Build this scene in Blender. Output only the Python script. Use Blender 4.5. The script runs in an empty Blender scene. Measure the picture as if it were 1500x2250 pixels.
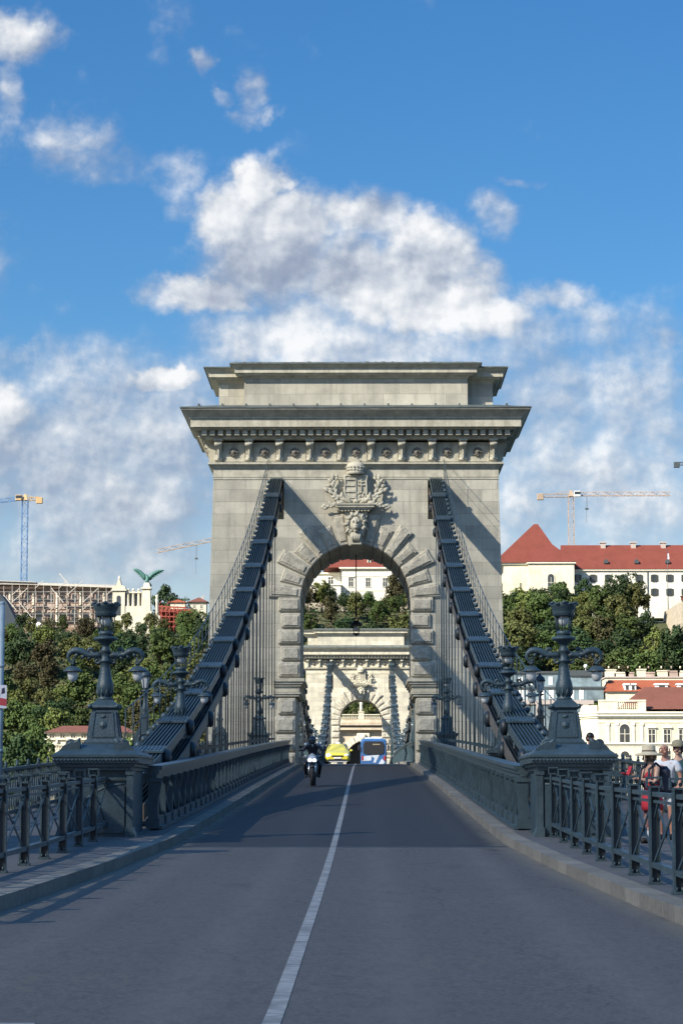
import bpy, bmesh, math, random
from mathutils import Vector, Matrix, noise
R = math.radians
random.seed(7)
scene = bpy.context.scene
col = scene.collection

# ------------------------------------------------------------------ camera
# world: x across the bridge, y along its axis (metres from the camera), z up (0 = camera height)
FPX = 5418.0                       # focal length in photo pixels (1500 wide)
CAMX = 0.40
cam_d = bpy.data.cameras.new('camera'); cam = bpy.data.objects.new('camera', cam_d); col.objects.link(cam)
cam_d.sensor_fit = 'HORIZONTAL'; cam_d.sensor_width = 36.0; cam_d.lens = 36.0*FPX/1500
cam_d.clip_start = 0.5; cam_d.clip_end = 9000
cam.location = (CAMX, 0, 0)
cam.rotation_euler = (R(90+6.58), 0, R(0.52))
scene.camera = cam

# ------------------------------------------------------------------ sun
SUN_TO = Vector((-1.22, -1.0, 1.10)).normalized()      # direction towards the sun
sun_el = math.asin(SUN_TO.z); sun_az = math.atan2(SUN_TO.x, SUN_TO.y)
sl = bpy.data.lights.new('sun', 'SUN'); so = bpy.data.objects.new('sun', sl); col.objects.link(so)
sl.energy = 5.0; sl.angle = R(0.53); sl.color = (1.0, 0.925, 0.79)
so.rotation_euler = (-SUN_TO).to_track_quat('-Z', 'Y').to_euler()
so.location = (-60, -60, 80)
scene.view_settings.view_transform = 'Standard'; scene.view_settings.look = 'None'
scene.view_settings.exposure = 1.22; scene.view_settings.gamma = 1.0
scene.cycles.volume_bounces = 1; scene.cycles.max_bounces = 6; scene.cycles.transparent_max_bounces = 16
scene.cycles.use_denoising = True

# ------------------------------------------------------------------ sky with clouds (laid out by direction)
w = bpy.data.worlds.new('World'); scene.world = w; w.use_nodes = True
nt = w.node_tree; nt.nodes.clear()
class G:
    """small helper to write node graphs"""
    def __init__(s, nt): s.nt = nt; s.n = nt.nodes; s.l = nt.links
    def add(s, t, **k):
        o = s.n.new(t)
        for a, b in k.items(): setattr(o, a, b)
        return o
    def put(s, sock, v):
        if hasattr(v, 'is_output') or isinstance(v, bpy.types.NodeSocket): s.l.new(v, sock)
        elif v is not None: sock.default_value = v
    def m(s, op, a, b=None, c=None, clamp=False):
        o = s.add('ShaderNodeMath', operation=op, use_clamp=clamp); s.put(o.inputs[0], a); s.put(o.inputs[1], b)
        if c is not None: s.put(o.inputs[2], c)
        return o.outputs[0]
    def v(s, op, a, b=None, out=0):
        o = s.add('ShaderNodeVectorMath', operation=op); s.put(o.inputs[0], a); s.put(o.inputs[1], b); return o.outputs[out]
    def xyz(s, x, y, z):
        o = s.add('ShaderNodeCombineXYZ'); s.put(o.inputs[0], x); s.put(o.inputs[1], y); s.put(o.inputs[2], z); return o.outputs[0]
    def sep(s, v):
        o = s.add('ShaderNodeSeparateXYZ'); s.put(o.inputs[0], v); return o.outputs
    def noise(s, vec, scale, detail=4, rough=.55, out=0, dist=0.0):
        o = s.add('ShaderNodeTexNoise'); s.put(o.inputs['Vector'], vec); s.put(o.inputs['Scale'], scale)
        o.inputs['Detail'].default_value = detail; o.inputs['Roughness'].default_value = rough; o.inputs['Distortion'].default_value = dist
        return o.outputs[out]
    def rng(s, x, a, b, c=0.0, d=1.0, smooth=False):
        o = s.add('ShaderNodeMapRange'); o.interpolation_type = 'SMOOTHSTEP' if smooth else 'LINEAR'
        s.put(o.inputs[0], x)
        for i, q in enumerate((a, b, c, d)): s.put(o.inputs[i+1], q)
        return o.outputs[0]
    def mix(s, f, a, b, mode='MIX'):
        o = s.add('ShaderNodeMixRGB', blend_type=mode); s.put(o.inputs[0], f)
        s.put(o.inputs[1], a if not isinstance(a, tuple) else (*a[:3], 1)); s.put(o.inputs[2], b if not isinstance(b, tuple) else (*b[:3], 1)); return o.outputs[0]
    def ramp(s, f, stops):
        o = s.add('ShaderNodeValToRGB'); s.put(o.inputs[0], f); e = o.color_ramp.elements
        while len(e) < len(stops): e.new(0.5)
        for q, (p, c) in zip(e, stops): q.position = p; q.color = (*c, 1)
        return o.outputs[0]
g = G(nt)
tc = g.add('ShaderNodeTexCoord').outputs['Generated']
sky = g.add('ShaderNodeTexSky', sky_type='NISHITA')
sky.sun_disc = False; sky.sun_elevation = sun_el; sky.sun_rotation = sun_az
sky.altitude = 100; sky.air_density = 1.0; sky.dust_density = 0.3; sky.ozone_density = 3.0
dx, dy, dz = g.sep(tc)
dyc = g.m('MAXIMUM', g.m('ABSOLUTE', dy), 0.08)
U = g.m('ADD', g.m('MULTIPLY', g.m('DIVIDE', dx, dyc), 5.418), 0.799)
V = g.m('SUBTRACT', 1.750, g.m('MULTIPLY', g.m('DIVIDE', dz, dyc), 5.418))
UV = g.xyz(U, V, g.m('MULTIPLY', g.m('SIGN', dy), 3.0))
wr = g.v('SUBTRACT', g.noise(UV, 3.2, 5, .6, out=1), (0.5, 0.5, 0.5))
UW = g.v('ADD', UV, g.v('MULTIPLY', wr, (0.24, 0.18, 0)))
wr2 = g.v('SUBTRACT', g.noise(UV, 13.0, 4, .6, out=1), (0.5, 0.5, 0.5))
UW = g.v('ADD', UW, g.v('MULTIPLY', wr2, (0.06, 0.05, 0)))
wr3 = g.v('SUBTRACT', g.noise(UV, 34.0, 3, .6, out=1), (0.5, 0.5, 0.5))
UW = g.v('ADD', UW, g.v('MULTIPLY', wr3, (0.022, 0.020, 0)))
# (u, v, ru, rv, weight)
BL = [(.555,.385,.075,.075,1.0),(.50,.47,.10,.10,1.0),(.64,.49,.15,.10,1.0),(.82,.46,.15,.075,.85),(.93,.52,.12,.10,.95),
      (.60,.58,.20,.12,.95),(.83,.62,.24,.12,1.0),(.98,.65,.16,.10,1.0),(.45,.64,.15,.055,.95),(.60,.72,.2,.10,.8),(.85,.76,.26,.09,.7),
      (1.10,.69,.14,.08,.7),(1.24,.63,.10,.06,.62),(1.29,.71,.14,.09,.48),(1.35,.86,.13,.16,.5),(1.26,1.0,.25,.16,.5),(1.42,1.1,.2,.15,.5),
      (.25,.33,.20,.08,.52),(.34,.37,.09,.12,.42),(.14,.27,.11,.06,.48),(.36,.45,.06,.05,.36),(.02,.03,.13,.09,.8),(.01,.15,.06,.13,.55),
      (.42,.12,.03,.045,.5),(.46,.18,.05,.03,.5),(.53,.17,.04,.07,.62),(.52,.22,.06,.035,.5),(.57,.20,.03,.04,.5),(1.11,.455,.07,.07,.62),(1.18,.37,.06,.02,.4),(.21,.43,.05,.03,.3),
      (.06,.80,.30,.07,.55),(.24,.93,.22,.14,.75),(.37,.82,.09,.035,1.0),(.0,.90,.09,.09,.85),(.08,1.03,.3,.14,.65),(.33,1.08,.2,.14,.6),
      (.50,.85,.15,.12,.4),(.20,1.03,.55,.30,.70),(1.28,.98,.38,.34,.60),(.1,1.2,.5,.2,.5),(.70,.72,.36,.16,.6),(1.15,.74,.2,.14,.40),(.22,.87,.3,.10,.5),(1.2,.83,.10,.06,.4),(1.46,.75,.05,.05,.4),(.35,1.2,.6,.14,.40),(1.25,1.15,.4,.14,.45),(-.4,.6,.4,.3,.8),(2.1,.5,.4,.3,.8),(.2,-.9,.5,.4,.7),(1.6,-.7,.5,.3,.7)]
acc = None
for (bu, bv, ru, rv, wt) in BL:
    d = g.v('DIVIDE', g.v('SUBTRACT', UW, (bu, bv, 0)), (ru, rv, 1e6))
    L = g.v('LENGTH', d, out=1)
    t = g.rng(L, 0.25, 1.45, wt, 0.0, smooth=True)
    acc = t if acc is None else g.m('MAXIMUM', acc, g.m('ADD', g.m('MULTIPLY', t, .93), g.m('MULTIPLY', acc, .13)))
n1 = g.noise(UV, 4.2, 7, .55)
n1s = g.noise(UV, 4.2, 4, .5); n1b = g.noise(g.v('ADD', UV, (-.030, -.034, 0)), 4.2, 4, .5)
n2 = g.noise(UV, 14.0, 6, .6)
n2b = g.noise(g.v('ADD', UV, (-.009, -.011, 0)), 14.0, 6, .6)
edge = g.rng(acc, .55, 1.1, 1.0, .35)
dens = g.m('ADD', acc, g.m('MULTIPLY', edge, g.m('ADD', g.m('MULTIPLY', g.m('SUBTRACT', n1, .5), 1.25), g.m('MULTIPLY', g.m('SUBTRACT', n2, .5), .50))))
alpha = g.rng(dens, .14, .86, 0, .94, smooth=True)
relief = g.m('ADD', g.m('MULTIPLY', g.m('SUBTRACT', n1s, n1b), 1.9), g.m('MULTIPLY', g.m('SUBTRACT', n2, n2b), .55))
# undersides: broad soft darker patches low in the big cloud
base1 = g.v('LENGTH', g.v('DIVIDE', g.v('SUBTRACT', UW, (.66, .60, 0)), (.20, .075, 1e6)), out=1)
base2 = g.v('LENGTH', g.v('DIVIDE', g.v('SUBTRACT', UW, (.95, .55, 0)), (.12, .05, 1e6)), out=1)
base3 = g.v('LENGTH', g.v('DIVIDE', g.v('SUBTRACT', UW, (.25, 1.12, 0)), (.55, .20, 1e6)), out=1)
bs = g.m('MAXIMUM', g.rng(base1, .2, 1.5, .27, 0, smooth=True), g.m('MAXIMUM', g.rng(base2, .3, 1.3, .22, 0, smooth=True), g.rng(base3, .3, 1.4, .16, 0, smooth=True)))
lum = g.m('SUBTRACT', g.m('ADD', g.rng(dens, .3, 1.0, .54, .90), relief), bs, clamp=True)
ccol = g.ramp(lum, [(0.0, (.20, .25, .37)), (.45, (.36, .41, .51)), (.72, (.60, .64, .70)), (1.0, (.93, .93, .93))])
# clear sky: nishita, deepened the way a phone camera renders it, paler towards the skyline
hs = g.add('ShaderNodeHueSaturation'); g.put(hs.inputs['Color'], sky.outputs[0]); hs.inputs['Saturation'].default_value = 1.25
elev = g.m('ARCSINE', dz)
skyc = g.mix(1.0, hs.outputs[0], g.ramp(g.rng(elev, 0.0, .72), [(0, (.40, .31, .29)), (.14, (.38, .33, .33)), (.27, (.245, .32, .36)), (.45, (.25, .335, .38)), (1.0, (1.05, 1.0, .92))]), 'MULTIPLY')
SKYS = 0.15
bg1 = g.add('ShaderNodeBackground'); g.put(bg1.inputs[0], skyc); bg1.inputs[1].default_value = SKYS
bg2 = g.add('ShaderNodeBackground'); g.put(bg2.inputs[0], ccol); bg2.inputs[1].default_value = 0.46
mx = g.add('ShaderNodeMixShader'); g.put(mx.inputs[0], alpha); g.l.new(bg1.outputs[0], mx.inputs[1]); g.l.new(bg2.outputs[0], mx.inputs[2])
wo = g.add('ShaderNodeOutputWorld'); g.l.new(mx.outputs[0], wo.inputs[0])
w.cycles.sampling_method = 'MANUAL'; w.cycles.sample_map_resolution = 512

# ------------------------------------------------------------------ road profile and placing
_RT = [(-60,-1.25),(15,-1.25),(26,-1.13),(34,-1.01),(41,-.86),(50,-.62),(60,-.33),(82,.33),(105,.98),(124.6,1.5)]
MID = 225.6
def rz(D):
    if D > MID: D = 2*MID - D
    if D >= 124.6:
        t = D-124.6; return 1.5 + .0195*t - .0195*t*t/202
    if D < -60: return -1.25
    for (a, za), (b, zb) in zip(_RT, _RT[1:]):
        if D <= b:
            return za + (zb-za)*(D-a)/(b-a)
def at(px, py, D):
    """the place D metres out that the photograph shows at pixel px, py"""
    return Vector((CAMX + (px-799)/FPX*D, D, (1750-py)/FPX*D))

# ------------------------------------------------------------------ mesh builder
class MB:
    def __init__(s): s.v = []; s.f = []; s.sm = []
    def _add(s, vs, fs, smooth=False):
        b = len(s.v); s.v += [tuple(q) for q in vs]; s.f += [tuple(b+i for i in f) for f in fs]; s.sm += [smooth]*len(fs); return s
    def box(s, x0, x1, y0, y1, z0, z1, M=None):
        vs = [Vector(p) for p in ((x0,y0,z0),(x1,y0,z0),(x1,y1,z0),(x0,y1,z0),(x0,y0,z1),(x1,y0,z1),(x1,y1,z1),(x0,y1,z1))]
        if M: vs = [M @ q for q in vs]
        return s._add(vs, [(0,3,2,1),(4,5,6,7),(0,1,5,4),(1,2,6,5),(2,3,7,6),(3,0,4,7)])
    def cbox(s, x0, x1, y0, y1, z0, z1, c=.03, M=None):
        """box with chamfered edges"""
        pts = []
        for ix, (x, dxx) in enumerate(((x0, c), (x1, -c))):
            for (y, dyy) in ((y0, c), (y1, -c)):
                for (z, dzz) in ((z0, c), (z1, -c)):
                    pts += [(x, y+dyy, z+dzz), (x+dxx, y, z+dzz), (x+dxx, y+dyy, z)]
        bm = bmesh.new()
        vs = [bm.verts.new(p) for p in pts]
        r = bmesh.ops.convex_hull(bm, input=vs)
        bmesh.ops.dissolve_limit(bm, angle_limit=.01, verts=bm.verts, edges=bm.edges)
        bm.verts.index_update()
        v = [q.co.copy() for q in bm.verts]; f = [[q.index for q in ff.verts] for ff in bm.faces]; bm.free()
        if M: v = [M @ q for q in v]
        return s._add(v, f)
    def frustum(s, z0, a0, b0, z1, a1, b1, cx=0, cy=0, M=None):
        vs = [Vector(p) for p in ((cx-a0,cy-b0,z0),(cx+a0,cy-b0,z0),(cx+a0,cy+b0,z0),(cx-a0,cy+b0,z0),(cx-a1,cy-b1,z1),(cx+a1,cy-b1,z1),(cx+a1,cy+b1,z1),(cx-a1,cy+b1,z1))]
        if M: vs = [M @ q for q in vs]
        return s._add(vs, [(0,3,2,1),(4,5,6,7),(0,1,5,4),(1,2,6,5),(2,3,7,6),(3,0,4,7)])
    def bar(s, p, q, w=.05, h=None, up=(0,0,1)):
        """rectangular bar from p to q"""
        h = h or w; p = Vector(p); q = Vector(q); d = (q-p)
        if d.length < 1e-6: return s
        d.normalize(); u = Vector(up)
        if abs(d.dot(u)) > .98: u = Vector((0,1,0))
        a = d.cross(u).normalized(); b = a.cross(d).normalized(); a *= w/2; b *= h/2
        vs = [p-a-b, p+a-b, p+a+b, p-a+b, q-a-b, q+a-b, q+a+b, q-a+b]
        return s._add(vs, [(0,1,2,3),(7,6,5,4),(0,4,5,1),(1,5,6,2),(2,6,7,3),(3,7,4,0)])
    def tube(s, path, r, n=8, cap=True, smooth=True):
        P = [Vector(p) for p in path]; rr = r if hasattr(r, '__len__') else [r]*len(P)
        vs = []; up = None
        for i, p in enumerate(P):
            d = (P[min(i+1, len(P)-1)] - P[max(i-1, 0)]).normalized()
            if up is None: up = Vector((0,0,1)) if abs(d.z) < .9 else Vector((1,0,0))
            a = d.cross(up)
            if a.length < 1e-4: a = d.cross(Vector((0,1,0)))
            a.normalize(); b = a.cross(d).normalized(); up = b
            for k in range(n):
                t = 2*math.pi*k/n; vs.append(p + a*math.cos(t)*rr[i] + b*math.sin(t)*rr[i])
        fs = []
        for i in range(len(P)-1):
            for k in range(n):
                k2 = (k+1) % n; fs.append((i*n+k, i*n+k2, (i+1)*n+k2, (i+1)*n+k))
        s._add(vs, fs, smooth)
        if cap:
            b = len(s.v)-len(vs)
            s.f.append(tuple(b+k for k in reversed(range(n)))); s.sm.append(False)
            s.f.append(tuple(b+(len(P)-1)*n+k for k in range(n))); s.sm.append(False)
        return s
    def lathe(s, prof, n=20, c=(0,0,0), smooth=True, flute=0, M=None):
        """prof: [(radius, z)]"""
        vs = []
        for (r, z) in prof:
            for k in range(n):
                t = 2*math.pi*k/n; q = r*(1 + (flute if k % 2 else 0))
                vs.append(Vector((c[0]+q*math.cos(t), c[1]+q*math.sin(t), c[2]+z)))
        if M: vs = [M @ q for q in vs]
        fs = [(i*n+k, i*n+(k+1) % n, (i+1)*n+(k+1) % n, (i+1)*n+k) for i in range(len(prof)-1) for k in range(n)]
        b = len(s.v); s._add(vs, fs, smooth)
        s.f.append(tuple(b+k for k in reversed(range(n)))); s.sm.append(False)
        s.f.append(tuple(b+(len(prof)-1)*n+k for k in range(n))); s.sm.append(False)
        return s
    def ball(s, c, r, n=10, sc=(1,1,1), M=None):
        prof = []; m_ = max(5, n//2+1)
        vs = []; fs = []
        for i in range(m_+1):
            a = math.pi*i/m_ - math.pi/2
            for k in range(n):
                t = 2*math.pi*k/n
                vs.append(Vector((c[0]+r*sc[0]*math.cos(a)*math.cos(t), c[1]+r*sc[1]*math.cos(a)*math.sin(t), c[2]+r*sc[2]*math.sin(a))))
        if M: vs = [M @ q for q in vs]
        fs = [(i*n+k, i*n+(k+1) % n, (i+1)*n+(k+1) % n, (i+1)*n+k) for i in range(m_) for k in range(n)]
        return s._add(vs, fs, True)
    def prism(s, poly, lo, hi, axis='y', M=None):
        """polygon (2-D) extruded along an axis: 'y' -> (x,z) polygon, 'z' -> (x,y), 'x' -> (y,z)"""
        mk = {'y': lambda p, t: (p[0], t, p[1]), 'z': lambda p, t: (p[0], p[1], t), 'x': lambda p, t: (t, p[0], p[1])}[axis]
        n = len(poly); vs = [Vector(mk(p, lo)) for p in poly] + [Vector(mk(p, hi)) for p in poly]
        if M: vs = [M @ q for q in vs]
        area = sum(poly[i][0]*poly[(i+1) % n][1]-poly[(i+1) % n][0]*poly[i][1] for i in range(n))
        fs = [tuple(range(n)), tuple(reversed(range(n, 2*n)))] + [(i, i+n, (i+1) % n+n, (i+1) % n) for i in range(n)]
        flip = (area < 0) if axis in ('y',) else (area > 0)
        if flip: fs = [tuple(reversed(f)) for f in fs]
        return s._add(vs, fs)
    def loft(s, rings, smooth=True, cap=True):
        n = len(rings[0]); vs = [p for r in rings for p in r]
        fs = [(i*n+k, i*n+(k+1) % n, (i+1)*n+(k+1) % n, (i+1)*n+k) for i in range(len(rings)-1) for k in range(n)]
        b = len(s.v); s._add(vs, fs, smooth)
        if cap:
            s.f.append(tuple(b+k for k in reversed(range(n)))); s.sm.append(False)
            s.f.append(tuple(b+(len(rings)-1)*n+k for k in range(n))); s.sm.append(False)
        return s
    def merge(s, o, M=None):
        vs = [M @ Vector(q) for q in o.v] if M else o.v
        b = len(s.v); s.v += [tuple(q) for q in vs]; s.f += [tuple(b+i for i in f) for f in o.f]; s.sm += o.sm; return s
    def mesh(s, name, mat, off=None, fix=True):
        me = bpy.data.meshes.new(name)
        vs = s.v if off is None else [(a-off[0], b-off[1], c-off[2]) for a, b, c in s.v]
        me.from_pydata(vs, [], s.f)
        me.polygons.foreach_set('use_smooth', s.sm)
        if fix:
            bm = bmesh.new(); bm.from_mesh(me); bmesh.ops.recalc_face_normals(bm, faces=bm.faces); bm.to_mesh(me); bm.free()
        me.materials.append(mat); me.update(); return me
    def build(s, name, mat, parent=None, world=False, fix=True):
        off = parent.location if (world and parent is not None) else None
        if world and parent is not None and parent.parent is not None: off = parent.location + parent.parent.location
        o = bpy.data.objects.new(name, s.mesh(name, mat, off, fix)); col.objects.link(o)
        if parent is not None: o.parent = parent
        return o
def tag(o, label=None, cat=None, group=None, kind=None):
    for k, v_ in (('label', label), ('category', cat), ('group', group), ('kind', kind)):
        if v_: o[k] = v_
    return o
def thing(name, label, cat, loc=(0,0,0), rz_=0, group=None, sc=None):
    o = bpy.data.objects.new(name, None); col.objects.link(o); o.location = loc; o.rotation_euler = (0, 0, rz_)
    o.empty_display_size = .3
    if sc: o.scale = (sc, sc, sc) if not hasattr(sc, '__len__') else sc
    return tag(o, label, cat, group)
def struct(o): o['kind'] = 'structure'; return o
_kids = {}
def copy_tree(o, parent=None):
    c = o.copy(); col.objects.link(c)
    if parent is not None: c.parent = parent
    for ch in [q for q in col.objects if q.parent == o]: copy_tree(ch, c)
    return c
class Proto:
    """a thing whose children are listed once so that many copies stay quick"""
    def __init__(s, root):
        allo = list(col.objects); s.root = root; s.used = False
        s.tree = [(ch, [q for q in allo if q.parent == ch]) for ch in allo if ch.parent == root]
    def place(s, loc, rz_=0, sc=1, label=None, group=None):
        if not s.used: r = s.root; s.used = True
        else:
            r = s.root.copy(); col.objects.link(r)
            for ch, gs in s.tree:
                c = ch.copy(); col.objects.link(c); c.parent = r
                for q in gs: d = q.copy(); col.objects.link(d); d.parent = c
        r.location = loc; r.rotation_euler = (0, 0, rz_); r.scale = (sc, sc, sc) if not hasattr(sc, '__len__') else sc
        if label: r['label'] = label
        if group: r['group'] = group
        return r

# ------------------------------------------------------------------ materials
def mat(name, c, rough=.6, metal=0.0, var=.15, vs=3.0, bump=0.0, bs=20.0, spec=.5, c2=None, streak=0.0, emis=None, alpha=None, trans=0, coat=0):
    m_ = bpy.data.materials.new(name); m_.use_nodes = True; g = G(m_.node_tree)
    b = m_.node_tree.nodes['Principled BSDF']
    b.inputs['Roughness'].default_value = rough; b.inputs['Metallic'].default_value = metal; b.inputs['Specular IOR Level'].default_value = spec
    if trans: b.inputs['Transmission Weight'].default_value = trans
    if coat: b.inputs['Coat Weight'].default_value = coat
    if emis: b.inputs['Emission Color'].default_value = (*emis[0], 1); b.inputs['Emission Strength'].default_value = emis[1]
    co = g.add('ShaderNodeTexCoord').outputs['Object']
    n = g.noise(co, vs, 6, .6)
    lo = tuple(x*(1-var) for x in c); hi = tuple(min(1, x*(1+var)) for x in c)
    cc = g.mix(g.rng(n, .3, .7), lo, hi)
    if c2 is not None: cc = g.mix(g.rng(g.noise(co, vs*.37, 5, .65), .45, .7), cc, c2)
    if streak:
        sv = g.v('MULTIPLY', co, (1.6, 1.6, .12))
        cc = g.mix(g.m('MULTIPLY', g.rng(g.noise(sv, 2.2, 5, .6), .48, .75), streak), cc, tuple(x*.45 for x in c))
    g.l.new(cc, b.inputs['Base Color'])
    if bump:
        bp = g.add('ShaderNodeBump'); bp.inputs['Strength'].default_value = bump; bp.inputs['Distance'].default_value = .05
        g.put(bp.inputs['Height'], g.noise(co, bs, 6, .6)); g.l.new(bp.outputs[0], b.inputs['Normal'])
    return m_
def stone_mat(name, c, bw=1.6, bh=.62, mortar=.012, streak=.35, dark=(.16,.155,.14), rough=.85, contrast=.17):
    """ashlar in courses, read from object coordinates; weather stains with shapes of their own"""
    m_ = bpy.data.materials.new(name); m_.use_nodes = True; g = G(m_.node_tree); b = m_.node_tree.nodes['Principled BSDF']
    b.inputs['Roughness'].default_value = rough; b.inputs['Specular IOR Level'].default_value = .25
    co = g.add('ShaderNodeTexCoord').outputs['Object']; x, y, z = g.sep(co)
    vec = g.xyz(g.m('ADD', x, y), z, 0)
    br = g.add('ShaderNodeTexBrick'); g.put(br.inputs['Vector'], vec); br.inputs['Scale'].default_value = 1.0
    br.inputs['Brick Width'].default_value = bw; br.inputs['Row Height'].default_value = bh; br.inputs['Mortar Size'].default_value = mortar
    br.inputs['Color1'].default_value = (*[q*(1-contrast) for q in c], 1); br.inputs['Color2'].default_value = (*[min(1, q*(1+contrast)) for q in c], 1)
    br.inputs['Mortar'].default_value = (*[q*.62 for q in c], 1); br.inputs['Mortar Smooth'].default_value = .3
    n = g.noise(co, .9, 8, .65)
    cc = g.mix(g.m('MULTIPLY', g.rng(n, .42, .72), .5), br.outputs[0], dark)
    sv = g.v('MULTIPLY', co, (1.5, 1.5, .10))
    cc = g.mix(g.m('MULTIPLY', g.rng(g.noise(sv, 2.0, 6, .62), .5, .78), streak), cc, dark)
    cc = g.mix(g.m('MULTIPLY', g.rng(g.noise(co, 14, 4, .6), .3, .7), .16), cc, (.52, .50, .44))
    g.l.new(cc, b.inputs['Base Color'])
    bp = g.add('ShaderNodeBump'); bp.inputs['Strength'].default_value = .35; bp.inputs['Distance'].default_value = .03
    g.put(bp.inputs['Height'], g.m('ADD', g.m('MULTIPLY', br.outputs[1], -.5), g.noise(co, 9, 6, .65))); g.l.new(bp.outputs[0], b.inputs['Normal'])
    return m_
M = {}
STONE = (.47, .44, .35)
M['stone'] = stone_mat('ashlar stone', STONE, streak=.5)
M['stone_plain'] = mat('dressed stone', (.46,.43,.34), .85, var=.22, vs=2.2, bump=.25, bs=12, spec=.25, streak=.55)
M['stone_rough'] = mat('rusticated stone', (.43,.40,.325), .9, var=.25, vs=4, bump=1.0, bs=7, spec=.2, c2=(.27,.25,.205))
M['stone_dark'] = mat('dark rosette stone', (.17,.155,.13), .9, var=.3, vs=3, bump=.5, bs=10, spec=.2)  # darker tone, used for the frieze rosettes
M['copper'] = mat('oxidised roof copper', (.115,.135,.125), .6, var=.3, vs=2, c2=(.07,.075,.07))
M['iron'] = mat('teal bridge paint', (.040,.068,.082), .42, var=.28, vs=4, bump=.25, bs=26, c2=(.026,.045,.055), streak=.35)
M['iron_dk'] = mat('dark and shaded bridge paint', (.013,.020,.026), .5, var=.25, vs=6)  # darker copy of the paint; also carries shade on rods, webs, lower chain
M['iron_lt'] = mat('worn and sunlit bridge paint', (.052,.080,.092), .4, var=.3, vs=4, bump=.2, bs=26, c2=(.032,.050,.058), streak=.3)  # lighter copy of the paint; also carries sunlight on the right end pedestal
M['girder'] = mat('brown primer', (.125,.105,.085), .55, var=.25, vs=3, c2=(.08,.07,.06))
M['glass_milk'] = mat('milk glass', (.55,.56,.55), .18, var=.05, spec=.6)
M['glass_dark'] = mat('window glass', (.030,.036,.042), .08, var=.3, vs=.6, spec=.8)
M['black'] = mat('black', (.012,.012,.014), .45)
M['rubber'] = mat('rubber', (.018,.018,.018), .85)
M['chrome'] = mat('bright metal', (.6,.6,.6), .2, metal=1)

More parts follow.
